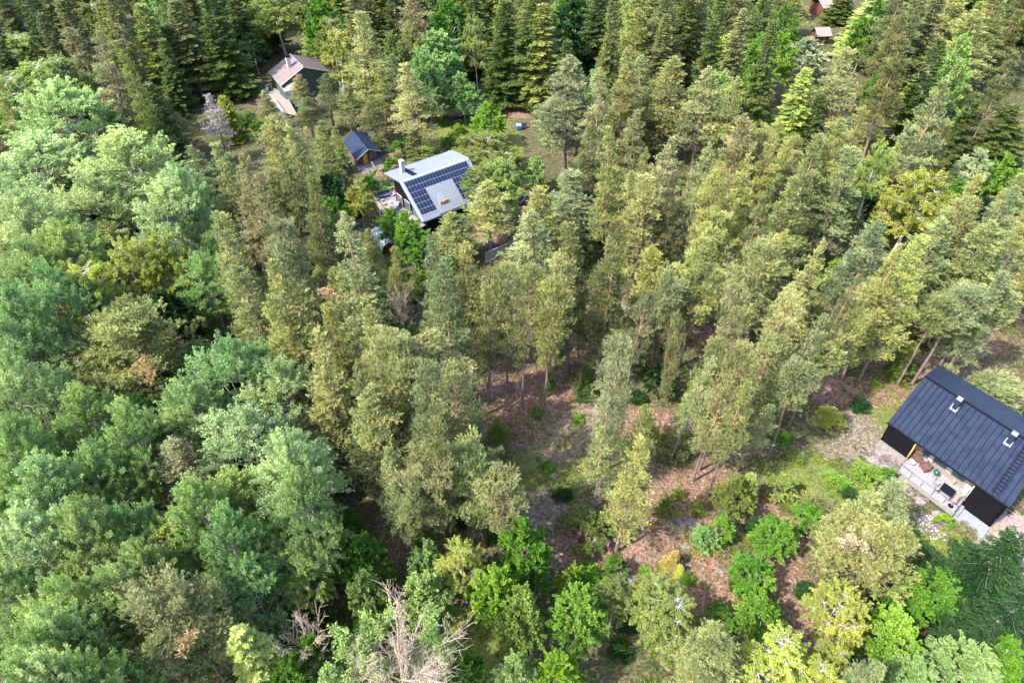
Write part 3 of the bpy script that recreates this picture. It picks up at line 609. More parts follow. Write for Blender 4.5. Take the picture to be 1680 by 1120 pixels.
# --- dark roofed hut
Zh = lambda x, y: (410 + x / 5.09, 80 + y / 5.09)
A = at(*Zh(885, 930), 2.4); B_ = at(*Zh(1098, 852), 2.4); K = at(*Zh(988, 838), 3.7); K2 = at(*Zh(865, 683), 3.7); A2 = at(*Zh(768, 768), 2.4); Bk = B_ + (K2 - K)
root = tag(empty('hut', (A + Bk) / 2 * [1, 1, 0]), 'small hut with dark blue roof, white verge and orange door', 'hut')
mb = MB(); mb.slab(A, K, K2, A2, .12); mb.slab(K, B_, Bk, K2, .12); roof = mb.build('roof', M['navy'], root)
mb = MB(); mb.tube([tuple(A - [0, 0, .1]), tuple(K - [0, 0, .08]), tuple(B_ - [0, 0, .1])], .09, 4); mb.build('verge_board', M['white'], roof)
mb = MB(); mb.tube([tuple(K + [0, 0, .05]), tuple(K2 + [0, 0, .05])], .07, 5); mb.build('ridge_cap', M['navy_trim'], roof)
d1 = (K2 - K); d1 = d1 / np.linalg.norm(d1); w_ = (B_ - A) * [1, 1, 0]; w_ /= np.linalg.norm(w_); F0 = A + d1 * 1.3 + w_ * .4
T = frame(F0, w_, d1); W_ = float(np.linalg.norm((B_ - A)[:2])) - .8; Lh = float(np.linalg.norm(K2 - K)) - 1.8
mb = MB(T); mb.box(0, .12, 0, Lh, .2, 2.3); mb.box(W_ - .12, W_, 0, Lh, .2, 2.3); mb.box(0, W_, Lh - .12, Lh, .2, 2.3); mb.box(0.12, 1.4, 0, .12, .2, 2.4); mb.box(2.4, W_ - .12, 0, .12, .2, 2.4); mb.box(1.4, 2.4, 0, .12, 2.2, 2.5)
mb.hexa([(0, 0, 2.3), (W_, 0, 2.3), (W_, .12, 2.3), (0, .12, 2.3), (W_ * .42, 0, 3.35), (W_ * .46, 0, 3.35), (W_ * .46, .12, 3.35), (W_ * .42, .12, 3.35)])
mb.build('wall', M['brown'], root)
dr = MB(T).box(1.42, 2.38, -.03, .06, .25, 2.2).build('door', M['orange'], root); MB(T).box(2.2, 2.28, -.08, -.03, 1.1, 1.3).build('handle', M['metal'], dr); dr.data.materials[0] = M['timber']
w = MB(T).box(3.0, 4.2, -.04, -.002, 1.1, 2.1).build('window', M['white'], root); MB(T).box(3.08, 4.12, -.06, -.043, 1.18, 2.02).build('pane', M['glass'], w)
MB(T).box(-.3, W_ + .3, -1.6, -.06, .25, .45).build('porch', M['wood'], root)
st = empty('porch_steps', T(2, -2.4, 0)); tag(st, 'pale wooden steps in front of the orange door', 'steps')
for k in range(3): MB(T).box(.3, W_ - .2, -1.95 - k * .42, -1.68 - k * .42, .02, .34 - k * .09).build('tread', M['deck'], st)
MB(T).tube([(W_ * .55, -1.6, .3), (W_ * .55, -1.65, 1.3), (W_ * .55, -2.9, .9), (W_ * .55, -2.9, 0)], .05, 5).build('handrail', M['white'], st)

# --- tile roofed house, upper left
Zo = Zh
zr, ze = 6.6, 4.2
Kb = at(*Zo(335, 48), zr); Kd = at(*Zo(500, 205), zr); d = Kd - Kb; d /= np.linalg.norm(d); Eb = at(*Zo(150, 198), ze); wv_ = Eb - Kb; wv_[2] = 0; wl = float(np.linalg.norm(wv_))
T = frame(Kb, d, -wv_); root = tag(empty('tile_house', T(5, 0, 0)), 'dark green house with pinkish grey tiled roof and white chimney', 'house')
Lr = 9.0
T2 = frame(Kb, d, wv_)
mb = MB(T2); mb.slab((0, wl, ze), (0, 0, zr), (Lr, 0, zr), (Lr, wl, ze), .15); mb.slab((0, 0, zr), (0, -wl, ze), (Lr, -wl, ze), (Lr, 0, zr), .15)
for k in range(int(Lr / .35)):
    for sg in (1, -1): mb.hexa([(k * .35, sg * wl, ze), (k * .35 + .12, sg * wl, ze), (k * .35 + .12, 0, zr), (k * .35, 0, zr), (k * .35, sg * wl, ze + .06), (k * .35 + .12, sg * wl, ze + .06), (k * .35 + .12, 0, zr + .06), (k * .35, 0, zr + .06)])
roof = mb.build('roof', M['tile'], root)
for q in (.33, .66): MB(T2).box(0, Lr, wl * q - .05, wl * q + .03, zr + (ze - zr) * q + .05, zr + (ze - zr) * q + .10).build('tile_course', M['tile'], roof)
MB(T2).tube([(-.05, 0, zr + .06), (Lr, 0, zr + .06)], .12, 6).build('ridge_cap', M['tile'], roof)
mb = MB(T2); mb.box(.4, Lr - .4, wl - .6, wl - .4, 0, ze); mb.box(.4, .6, -wl + .5, wl - .6, 0, ze); mb.box(Lr - .6, Lr - .4, -wl + .5, wl - .6, 0, ze); mb.box(.4, Lr - .4, -wl + .4, -wl + .6, 0, ze); mb.hexa([(Lr - .6, -wl + .5, ze), (Lr - .4, -wl + .5, ze), (Lr - .4, wl - .5, ze), (Lr - .6, wl - .5, ze), (Lr - .6, -.1, zr - .2), (Lr - .4, -.1, zr - .2), (Lr - .4, .1, zr - .2), (Lr - .6, .1, zr - .2)]); mb.hexa([(.4, -wl + .5, ze), (.6, -wl + .5, ze), (.6, wl - .5, ze), (.4, wl - .5, ze), (.4, -.1, zr - .2), (.6, -.1, zr - .2), (.6, .1, zr - .2), (.4, .1, zr - .2)]); mb.build('wall', M['green'], root)
ch = MB(T2).box(4.3, 5.2, 1.6, 2.4, 4.8, 8.0).build('chimney', M['white'], root); MB(T2).box(4.2, 5.3, 1.5, 2.5, 8.002, 8.3).build('cap', M['black'], ch)
po = [at(*Zo(232, 290), 3.9), at(*Zo(345, 262), 4.4), at(*Zo(420, 335), 4.0), at(*Zo(290, 358), 3.3)]
mb = MB(); mb.slab(po[0], po[3], po[2], po[1], .15); pr_ = mb.build('porch_roof', M['tile'], root)
mb = MB(); c_ = [np.array(po[0]), np.array(po[3])]
mb.hexa([(*c_[0][:2], 0), (*c_[1][:2], 0), (*(c_[1][:2] + [.3, .3]), 0), (*(c_[0][:2] + [.3, .3]), 0), (*c_[0][:2], 3.7), (*c_[1][:2], 3.1), (*(c_[1][:2] + [.3, .3]), 3.1), (*(c_[0][:2] + [.3, .3]), 3.7)])
mb.hexa([(*c_[1][:2], 0), (*np.array(po[2])[:2], 0), (*(np.array(po[2])[:2] + [0, .3]), 0), (*(c_[1][:2] + [0, .3]), 0), (*c_[1][:2], 3.1), (*np.array(po[2])[:2], 3.6), (*(np.array(po[2])[:2] + [0, .3]), 3.6), (*(c_[1][:2] + [0, .3]), 3.1)]); mb.build('porch_wall', M['green'], root)
dz = 1.6
dkp = [at(*Zo(120, 395), dz), at(*Zo(275, 530), dz), at(*Zo(400, 560), dz), at(*Zo(300, 380), dz), at(*Zo(205, 330), dz)]
MB().prism([tuple(p[:2]) for p in dkp], dz - .15, dz).build('deck', M['wood'], root)
rail = [at(*Zo(175, 295), dz + 1), at(*Zo(128, 310), dz + 1), at(*Zo(150, 335), dz + 1), at(*Zo(97, 350), dz + 1), at(*Zo(140, 392), dz + 1)]
rail2 = [at(*Zo(185, 400), dz + 1), at(*Zo(275, 520), dz + 1)]
mb = MB()
for rr in (rail, rail2):
    mb.tube([tuple(p) for p in rr], .07, 4); mb.tube([tuple(p - [0, 0, .5]) for p in rr], .05, 4)
    for a, b_ in zip(rr, rr[1:]):
        for q in np.linspace(0, 1, max(2, int(np.linalg.norm(b_ - a) / 1.3) + 1)): p = a + (b_ - a) * q; mb.tube([tuple(p), (p[0], p[1], 0)], .06, 4)
mb.build('railing', M['white'], root)

# --- red cabins at the top edge
def red_cabin(P, w, l, ang, h, lab, tile='tile'):
    L = frame(P, (math.cos(ang), math.sin(ang), 0), (-math.sin(ang), math.cos(ang), 0)); r = tag(empty('red_cabin', P * [1, 1, 0]), lab, 'cabin')
    MB(L).box(0, l, 0, w, 0, h).build('wall', M['red'], r)
    mb = MB(L); mb.slab((-.4, -.6, h), (l + .4, -.6, h), (l + .4, w / 2, h + 1.5), (-.4, w / 2, h + 1.5), .15); mb.slab((-.4, w / 2, h + 1.5), (l + .4, w / 2, h + 1.5), (l + .4, w + .6, h), (-.4, w + .6, h), .15); rf = mb.build('roof', M['wood'], r)
    MB(L).box(-.42, l + .42, -.72, -.6, h - .25, h + .02).build('gutter', M['black'], rf)
    for u in (l * .2, l * .6): q = MB(L).box(u, u + 1.1, -.05, -.002, 1, 2).build('window', M['white'], r); MB(L).box(u + .1, u + 1, -.08, -.053, 1.1, 1.9).build('pane', M['glass'], q)
    dd = MB(L).box(l * .42, l * .42 + .9, -.06, -.002, .1, 2.1).build('door', M['timber'], r)
red_cabin(at(1352, 12, 3), 7, 8, .15, 2.8, 'red cabin with pinkish tiled roof cut by the top edge'); red_cabin(at(1342, 58, 2.4), 3.5, 3.2, .1, 2.2, 'small red shed with pinkish roof behind the silvery tree'); red_cabin(at(1382, 76, .3) + np.array([0, 1, 0]), 3, 3.2, .2, 1.2, 'low red woodshed between the top edge cabins and the silvery tree')

# --- barrel roofed shed
A = at(617, 380, 1.0); B_ = at(638, 406, 1.0); d = (B_ - A); Lb = float(np.linalg.norm(d)); T = frame(A, d, (-d[1], d[0], 0)); root = tag(empty('barrel_shed', T(Lb / 2, 0, 0)), 'long pale barrel roofed shed with red end', 'shed')
arc = [(1.15 * math.cos(a), 1.15 * math.sin(a) * 1.25 + .35) for a in np.linspace(0, math.pi, 13)]
mb = MB(T); i0 = mb.pts([(0, y, z) for y, z in arc] + [(Lb, y, z) for y, z in arc] + [(0, y * .96, z * .96) for y, z in arc] + [(Lb, y * .96, z * .96) for y, z in arc])
for k in range(12): mb.f += [[k, k + 1, 14 + k, 13 + k], [26 + k + 1, 26 + k, 39 + k, 40 + k]]
mb.f += [[0, 13, 39, 26], [12, 38, 51, 25]]; mb.build('roof', M['skin'], root)
mb = MB(T); mb.poly([(Lb - .25, y * .95, z * .95) for y, z in arc] + [(Lb - .25, -1.1, 0), (Lb - .25, 1.1, 0)][::1]); mb.build('end_wall', M['red'], root)
mb = MB(T)
for u in np.linspace(0, Lb, 6): mb.tube([(u, y * 1.01, z * 1.01) for y, z in arc], .03, 4)
mb.build('rib', M['metal'], root)

# --- weathered platform, fence, small things
A, B_, Cc, Dd = at(737, 191, .7), at(779, 188, .7), at(797, 163, .7), at(755, 168, .7)
root = tag(empty('wooden_platform', (A + Cc) / 2 * [1, 1, 0]), 'weathered wooden platform with railing beyond the clearing', 'platform')
MB().slab(A, B_, Cc, Dd, .15).build('floor', M['wood'], root); mb = MB()
for q in (A, B_, Cc, Dd): mb.tube([(q[0], q[1], 0), (q[0], q[1], .56)], .1, 5)
mb.build('pile', M['wood'], root)
mb = MB()
for a, b_ in ((B_, Cc), (A, B_)):
    mb.tube([tuple(a + [0, 0, 1.1]), tuple(b_ + [0, 0, 1.1])], .06, 4)
    for q in np.linspace(0, 1, 5): p = a + (b_ - a) * q; mb.tube([tuple(p - [0, 0, .1]), tuple(p + [0, 0, 1.12])], .05, 4)
mb.build('railing', M['wood'], root)
A = at(797, 430, 0); B_ = at(848, 408, 0); root = tag(empty('chain_link_fence', (A + B_) / 2), 'short chain link fence with pale posts and white kerb', 'fence')
mb = MB(); n_ = 5
MB().tube([tuple(A + [0, 0, 1.7]), tuple(B_ + [0, 0, 1.7])], .05, 5).build('top_rail', M['white'], root)
for k in range(n_): p = A + (B_ - A) * k / (n_ - 1); MB().tube([tuple(p), tuple(p + [0, 0, 1.7])], .05, 5).build('post', M['white'], root)
MB().hexa([(*(A[:2]), .05), (*(B_[:2]), .05), (*(B_[:2] + [0, .02]), .05), (*(A[:2] + [0, .02]), .05), (*(A[:2]), 1.68), (*(B_[:2]), 1.68), (*(B_[:2] + [0, .02]), 1.68), (*(A[:2] + [0, .02]), 1.68)]).build('mesh_panel', M['chain'], root)
M2 = (A + B_) / 2; MB().hexa([(*(A[:2] - [0, .4]), -.1), (*(M2[:2] - [0, .4]), -.1), (*(M2[:2] - [0, .1]), -.1), (*(A[:2] - [0, .1]), -.1), (*(A[:2] - [0, .4]), .2), (*(M2[:2] - [0, .4]), .2), (*(M2[:2] - [0, .1]), .2), (*(A[:2] - [0, .1]), .2)]).build('kerb', M['white'], root)
def box_thing(name, P, s, mat, lab, cat, ang=0.3, lid=None, grp=None):
    L = frame(P, (math.cos(ang), math.sin(ang), 0), (-math.sin(ang), math.cos(ang), 0)); z = P[2]; r = tag(empty(name, P), lab, cat, grp)
    MB(L).box(-s[0] / 2, s[0] / 2, -s[1] / 2, s[1] / 2, z, z + s[2]).build('body', M[mat], r)
    if lid: MB(L).slab((-s[0] * .56, -s[1] * .56, z + s[2] + .07), (s[0] * .56, -s[1] * .56, z + s[2] + .07), (s[0] * .56, s[1] * .56, z + s[2] + .16), (-s[0] * .56, s[1] * .56, z + s[2] + .16), .06).build('cover', M[lid], r)
box_thing('storage_chest', at(805, 418, 0) + np.array([0, 1.5, 0]), (1.4, 1, .7), 'blue', 'blue covered chest behind the chain link fence', 'chest', .4, 'navyfab')
box_thing('storage_chest', at(1151, 374, 0), (1.2, .9, .6), 'blue', 'blue chest with cyan lid below the stacked logs', 'chest', -.4, 'cyan')
box_thing('water_tub', at(851, 211, 0), (.8, .8, .7), 'blue', 'blue and white tub at the clearing edge', 'tub', .2, 'white'); box_thing('cool_box', at(860, 209, 0), (.9, .7, .7), 'navyfab', 'dark blue box beside the blue and white tub', 'box', .2, 'navy')
# playhouse
P = at(862, 340, 0); L = frame(P, (1, .25, 0), (-.25, 1, 0)); r = tag(empty('playhouse', P), 'tiny playhouse with white roof edges and blue front, right of the solar house', 'playhouse')
MB(L).box(-.7, .7, 0, 1.4, 0, 1.1).hexa([(-.7, 0, 1.1), (.7, 0, 1.1), (.7, .1, 1.1), (-.7, .1, 1.1), (-.04, 0, 1.8), (.04, 0, 1.8), (.04, .1, 1.8), (-.04, .1, 1.8)]).build('wall', M['navyfab'], r)
MB(L).slab((-.95, -.2, 1.1), (0, -.2, 1.98), (0, 1.6, 1.98), (-.95, 1.6, 1.1), .08).slab((0, -.2, 1.98), (.95, -.2, 1.1), (.95, 1.6, 1.1), (0, 1.6, 1.98), .08).build('roof', M['navy'], r); MB(L).tube([(-.98, -.24, 1.08), (0, -.24, 1.95), (.98, -.24, 1.08)], .07, 4).build('verge_board', M['white'], r); MB(L).box(-.8, .8, -1.3, -.05, .02, .2).build('doorstep', M['timber'], r)
# log pile
P = at(1153, 352, 0); L = frame(P, (1, .35, 0), (-.35, 1, 0)); r = tag(empty('log_pile', P), 'stack of pale split logs among the pines', 'log pile')
for k in range(14):
    i, j = k % 5, k // 5; MB(L).tube([(-1.1 + fx.uniform(-.1, .1), i * .26 + j * .12, .15 + j * .24), (1.1 + fx.uniform(-.1, .1), i * .26 + j * .12, .15 + j * .24)], .12, 7).build('log', M['log'], r)
# yellow hose
P = at(1143, 510, 0); pts = [(P[0] + 1.0 * math.cos(a) * (1 + .15 * a), P[1] + 1.7 * math.sin(a), gz(P[0], P[1]) + .08) for a in np.linspace(-1.5, 3.6, 24)]
tag(MB().tube(pts, .045, 5).build('garden_hose', M['yellow'], None, loc=P), 'yellow hose looped on the mossy ground', 'hose')
# boulders
def boulder(x, y, s, lab, seed=1):
    P = at(x, y, 0); P[2] = gz(P[0], P[1]); r_ = np.random.default_rng(seed); import bmesh
    bm = bmesh.new(); bmesh.ops.create_icosphere(bm, subdivisions=3, radius=1)
    for v in bm.verts:
        k = 1 + .16 * math.sin(v.co.x * 3 + seed) + .12 * math.sin(v.co.y * 4.1 + seed * 2) + .05 * math.sin(v.co.z * 9 + v.co.x * 7); v.co *= k; v.co.z *= .55; v.co.x *= 1.3; v.co *= s
    me = bpy.data.meshes.new('boulder'); bm.to_mesh(me); bm.free(); me.materials.append(M['stone']); o = bpy.data.objects.new('boulder', me); C.objects.link(o); o.location = (P[0], P[1], P[2] + .1 * s); tag(o, lab, 'boulder', 'boulders in the forest')
for k, (x, y, s, lab) in enumerate([(908, 778, .42, 'pale grey boulder in the green moss'), (893, 752, .3, 'small flat boulder above the pale grey one'), (1035, 948, .36, 'pinkish boulder under the trunk with exposed roots'), (1126, 898, .3, 'small grey boulder left of the lime sapling'), (1448, 742, .7, 'grey boulder at the cabin corner'), (1432, 756, .55, 'second grey boulder left of the cabin corner'), (1476, 800, .6, 'boulder under the left deck edge'), (1510, 822, .5, 'boulder under the middle of the deck'), (1540, 845, .5, 'boulder at the right end under the deck'), (1455, 770, .8, 'broad pinkish boulder beside the deck corner'), (1180, 938, .3, 'whitish stone in the red litter'), (1120, 862, .3, 'low grey stone by the juniper')]): boulder(x, y, s, lab, k + 1)
# ---------------------------------------------------------------- trees and bushes
COL = {  # crown colours (albedo) and the word used for them
 'o': ((0.2, 0.22, 0.088), 'olive green'), 'y': ((0.222, 0.245, 0.098), 'yellowish olive'), 'g': ((0.165, 0.198, 0.095), 'grey green'),
 'd': ((0.122, 0.14, 0.06), 'dark olive'), 'p': ((0.235, 0.258, 0.122), 'pale olive'), 'r': ((0.195, 0.198, 0.098), 'brownish olive'),
 'm': ((0.31, 0.39, 0.175), 'pale green'), 'a': ((0.2, 0.3, 0.115), 'bluish green'), 'k': ((0.235, 0.32, 0.125), 'mid green'),
 'b': ((0.115, 0.22, 0.05), 'bright green'), 'l': ((0.18, 0.29, 0.065), 'lime green'), 'D': ((.026, .062, .022), 'dark green'),
 'Y': ((0.255, 0.29, 0.08), 'yellow green'), 'G': ((0.21, 0.27, 0.09), 'soft green'), 's': ((0.3, 0.36, 0.21), 'silvery green'),
 'c': ((0.065, 0.095, 0.03), 'deep green'), 'C': ((0.15, 0.185, 0.055), 'green'), 'O': ((0.24, 0.22, 0.075), 'golden orange'), 'E': ((.018, .042, .015), 'dark green'), 'w': ((0.5, 0.5, 0.5), 'grey')}
SPEC = {'pine': ('pine', 'pine_tree', 'pine', 'pine trees in the forest', 21), 'bigpine': ('broad pine', 'pine_tree', 'pine', 'pine trees in the forest', 15),
 'youngpine': ('young pine', 'pine_tree', 'pine', 'pine trees in the forest', 9), 'airypine': ('sparse pine', 'pine_tree', 'pine', 'pine trees in the forest', 18),
 'thinpine': ('bare stemmed pine', 'pine_tree', 'pine', 'pine trees in the forest', 17),
 'spruce': ('spruce', 'spruce_tree', 'spruce', 'spruce trees in the forest', 24), 'youngspruce': ('young spruce', 'spruce_tree', 'spruce', 'young spruces under the big trees', 7),
 'bigspruce': ('wide spruce', 'spruce_tree', 'spruce', 'spruce trees in the forest', 13),
 'aspen': ('aspen', 'aspen_tree', 'aspen', 'aspens of the leafy grove', 17), 'birch': ('birch', 'birch_tree', 'birch', 'birches among the conifers', 15),
 'leafy': ('leafy tree', 'leafy_tree', 'tree', 'leafy trees between the conifers', 11), 'sapling': ('leafy sapling', 'leafy_sapling', 'sapling', 'leafy saplings on the forest floor', 4.5),
 'shrub': ('bush', 'leafy_bush', 'bush', 'bushes on the forest floor', 2), 'juniper': ('juniper bush', 'juniper_bush', 'juniper', 'junipers on the forest floor', 2.4),
 'dead': ('dead tree', 'dead_tree', 'dead tree', 'bare dead trees', 11)}
# per kind: x y of the top in the photo, crown width, colour [height in m]
T = {
'pine': """803 300 80 y 12;738 347 66 o 9;500 160 60 d;532 120 60 d;565 140 56 o;485 215 60 o;608 160 60 d;622 110 60 o;500 290 60 d;336 65 60 g;150 55 70 r;122 45 70 r 18;204 82 45 C;288 185 62 o;360 235 80 o;395 252 80 r;355 352 72 y;430 150 50 r;488 122 48 y;455 188 70 o;437 235 70 o;520 200 60 o;549 210 38 o;470 265 80 d;512 46 56 y;590 18 78 y 21;640 92 60 g;672 103 78 p;425 290 70 r;
680 -18 72 r;1055 16 78 y 19;1033 78 66 o;935 96 104 g 21;986 117 52 p;1030 108 58 o;1022 205 62 o;1105 94 92 o 19;1160 -12 60 d;1210 -5 72 d;1095 -6 72 d;1168 110 78 p 19;1203 128 62 o;1213 190 82 r;1240 205 50 o;1152 230 62 p;1057 240 46 o;1070 290 82 o;1120 290 46 d;1193 283 58 y;1250 210 56 o;893 310 82 o 15;935 284 92 g 14;1230 258 62 o;970 200 60 d;
1385 80 78 p 20;1304 -8 62 o;1505 -12 70 d;1565 -12 84 o;1600 22 98 o 20;1640 -14 72 o;1558 133 78 g;1610 288 62 o;1345 225 66 g;1277 195 52 o;1375 188 78 o;1405 248 86 g;1304 293 82 o;1660 300 76 g;1490 60 60 d;1660 90 50 d;
370 352 72 y;405 430 92 o;455 353 62 g;572 373 92 p;600 378 50 y 14;654 406 42 o 13;715 388 62 g;740 358 82 g;440 433 92 y;490 470 104 y;545 498 70 y;520 553 92 y;600 503 72 o;630 558 90 o;665 558 62 o;610 628 104 o;580 588 52 o;732 438 94 g;732 548 94 p;745 608 104 p;775 678 92 p;795 468 82 o;775 398 70 o;830 428 82 o;540 650 76 r 14;700 650 60 d;
885 343 104 p;915 438 84 p;860 448 80 o;960 453 42 o 13;900 478 92 o;1050 488 62 g;1120 538 44 d;1030 553 82 p;1012 612 76 g;1165 551 62 y 18;1210 558 94 y 19;1145 573 62 p 17;1230 468 82 r;1250 398 82 o;1160 400 60 o;1190 350 60 o;1060 658 68 o 13;993 698 74 y 13;
1277 385 62 y;1338 398 54 y;1305 446 92 p;1392 443 62 d;1450 466 92 y;1518 398 74 y;1480 405 60 o;1550 358 100 g 18;1625 370 104 y 18;1290 498 92 p;1275 558 92 o;1225 620 80 o;1180 640 80 p 14;1450 350 80 g;1590 330 70 o;1400 520 80 o 14;1655 440 70 g;1340 500 70 g;1250 660 70 g 11;1255 330 60 d;950 370 80 d;1010 370 80 d;1000 440 60 d 13;560 440 70 o 15;
270 718 112 r 15;637 728 74 p 16;700 600 60 g;1045 722 74 y 17;1490 800 84 g 12;1425 803 92 o 12;1440 1078 80 g 12;1195 1028 114 o 13;325 970 80 p 15;240 1048 100 p 14""",
'bigpine': "190 528 168 o 15;700 758 100 p 15;765 750 96 y 15;825 778 88 p 13;272 976 130 p 15;1455 870 120 o 11;660 790 80 g 13",
'youngpine': "1075 408 50 y 13;1118 443 50 y 11;1358 815 50 d 4;1640 622 60 g 5;1010 465 36 Y 10",
'thinpine': "1585 470 62 g 15;1545 495 54 g 13;1600 500 60 g 12;1650 480 46 g 14;1320 600 60 g 14;1120 470 50 g 14;700 700 60 g 13;1350 560 60 o 13",
'spruce': "218 2 74 C 21;277 34 74 d 21;283 -4 70 d;336 -22 80 c 22;237 130 68 c 19;382 -14 66 c 21;100 -8 60 d 20;828 -2 74 c 21;868 -22 96 c 23;895 5 76 C 21;815 10 50 c 19;1196 53 58 Y 14;1324 110 70 G 17;1453 -22 84 G 21;1420 10 60 C 19;1521 113 34 Y 12;1504 133 52 C 13;1550 60 70 c;1670 172 100 c 13;1484 218 24 Y 10;40 -20 50 c 21;640 -30 60 c 21;990 -25 70 c 21;1130 -30 60 c 22;1260 -20 60 c 22;1350 150 50 c 14;260 60 50 c;310 60 50 c;1390 -20 60 c 21;1610 150 60 c 14;780 -30 60 c 20;160 0 60 d 20;750 700 30 c 8;390 1018 96 G 13",
'bigspruce': "1672 868 170 E 13;1715 960 150 E 12;1640 1010 100 E 9",
'youngspruce': "365 157 36 Y 9;1592 174 42 l 9;1107 903 22 O 3;1093 912 14 O 1.6;1118 925 16 Y 1.8;1560 500 46 c 6;1500 560 36 c 6;1120 700 40 d 5;965 600 30 c 5;1050 560 30 c 5",
'aspen': "78 146 134 m;45 238 160 m;190 226 166 m;268 316 116 m;40 328 144 m;130 300 130 m;100 380 120 k;290 288 90 m;20 528 116 a;15 590 124 k;60 450 110 a;115 653 114 a;205 688 94 k;372 563 134 a;440 598 116 m 15;300 636 110 k;400 676 156 m;470 728 128 m;490 795 110 k;60 768 130 k;160 738 110 a;30 858 130 m;110 848 124 k;190 828 110 a;80 948 130 k;165 948 140 k;40 1038 120 a;110 1000 120 m;310 798 112 k;350 868 100 a;60 1090 120 m;20 700 110 a;240 700 80 a 13;420 850 110 k 14;130 1085 110 a;10 940 100 k;220 900 110 k 15;330 430 90 a 13;10 400 100 k;340 390 60 a 12;15 1110 120 a;380 790 110 k 14;250 860 80 a 13;400 940 100 a 13;-15 480 110 a;-10 820 110 k;-20 300 110 m",
'birch': "25 55 80 G;55 100 92 G;92 88 62 G;8 120 70 G;447 -14 84 G 18;545 50 58 Y 16;671 43 44 Y 15;780 23 42 G 17;1030 -8 62 G 18;795 222 110 C 13;828 262 70 G 12;800 262 84 C 11;155 370 92 Y;195 393 96 Y;250 388 90 Y;140 438 90 Y;1460 232 48 G;1525 278 98 Y 15;1560 320 70 Y 13;280 848 96 Y 14;185 1033 70 Y 13;490 913 76 G 11;757 891 76 Y 10;1075 953 70 G 9;1105 983 92 C 9;1013 958 58 C 8;1400 968 92 Y 10;1295 1063 104 Y 10;1380 1060 60 Y 9;584 296 44 Y 9;400 5 50 G;540 30 60 C 15;1065 680 40 Y 9;500 -20 70 C 19;170 100 60 G;1360 1100 70 Y 9",
'leafy': "15 163 56 b;190 193 54 b;170 180 46 b;530 8 74 b 15;712 33 64 b 15;718 60 90 a 15;742 -8 64 b 17;410 60 50 D 13;950 8 74 D 15;940 60 60 D 12;1003 76 48 a 14;1234 116 44 l 12;1252 66 54 b 14;1278 62 66 l 15;1328 66 72 s 15;1430 133 34 b 13;1610 250 50 s 9;1650 263 52 l 8;1570 300 60 b 8;803 174 52 l 8;470 298 74 l 9;532 296 60 D 8;668 352 46 l 8;490 392 50 l 9;640 60 50 G 14;613 478 50 b 7;675 373 60 b 7;370 888 84 b 10;420 898 80 b 10;600 888 76 b 9;560 878 60 b 9;690 903 56 a 8;810 933 84 l 10;870 873 84 b 9;857 983 74 G 9;955 976 94 l 9;920 1083 70 l 8;470 1078 70 b 9;760 1078 60 b 8;700 960 90 k 9;1245 925 70 b 5;1475 1018 96 l 7;1500 973 66 b 6;1550 948 84 b 6;1600 1080 110 k 7;1660 1060 80 b 7;1275 615 54 l 7;1370 120 40 b 10;760 130 60 a 13;720 130 60 a 12;640 350 40 b 7;1210 790 62 C 6;1285 863 66 b 4.5;1700 20 60 c 14;700 90 60 a 14;545 330 50 b 7;1515 1090 80 a 7;510 1050 70 b 8;590 950 60 k 9;1255 990 70 b 6;850 1090 70 k 7",
'sapling': "640 262 30 b 3;545 262 34 C 3;560 290 30 G 4;525 250 30 C 4;420 200 30 b 4;405 190 24 b 3;385 185 24 C 3;680 225 36 C 4;700 240 30 G 3;735 225 26 b 2.5;830 240 30 G 3;845 270 30 C 3;620 225 26 C 3;650 235 24 b 3;1192 850 38 l 4;1190 998 44 b 3.5;1335 833 46 b 3;1010 918 38 b 3;965 850 72 C 3.5;1553 846 24 l 1.5;1290 785 40 G 3;1428 768 44 l 2;1095 823 36 C 3;440 330 40 b 5;610 290 30 b 5;600 1000 50 b 6;750 690 40 l 5;1160 870 40 a 3;1240 960 40 l 4;900 620 20 b 3;1455 770 30 b 2;880 920 50 b 5;935 940 40 l 4;690 860 30 b 4;820 700 30 l 3;560 250 20 b 4;510 320 40 b 5;420 340 40 b 5",
'shrub': "752 200 28 l 2.5;728 222 20 l 2;727 190 22 b 2;1118 797 26 C 2;1035 860 40 C 1.6;1380 780 50 l 1.2;1440 830 40 b 1.5;1500 880 40 b 1.2;1590 860 40 r 1.2;640 300 30 b 2;600 285 24 b 2;690 265 24 D 2;1350 850 40 b 1.5;1300 820 40 C 1.2;950 680 30 b 1;900 760 30 b 1;880 668 24 l 1.2;970 930 50 b 1.5;1060 930 26 l 1;1130 940 30 b 1.5;1620 905 50 l 1.5;1660 900 40 b 2;1655 910 50 b 2.5;1310 740 40 C 1.5;1230 880 30 C 1.2;820 150 20 D 3;800 260 30 b 2;1540 900 40 C 1;1480 700 24 C 1;1440 625 24 l .8;845 905 40 b 2",
'juniper': "1421 650 30 D 2.2;1368 668 50 Y 2.6;1162 868 38 a 2.4;1150 820 30 C 2;925 800 30 D 1.6;1400 800 30 D 1.6;1240 850 30 D 2;990 860 30 C 2;1330 960 40 D 2;1380 930 34 D 2;1215 950 30 D 1.6;810 870 24 D 2;1030 1010 34 D 2;1050 640 30 D 2;1450 1000 36 D 2",
'dead': "657 493 44 w 10;539 470 36 w 12;1160 480 24 w 10;700 420 24 w 12;1090 460 24 w 10;965 -5 24 w 16;130 700 30 w 9;1330 540 30 w 10",
}
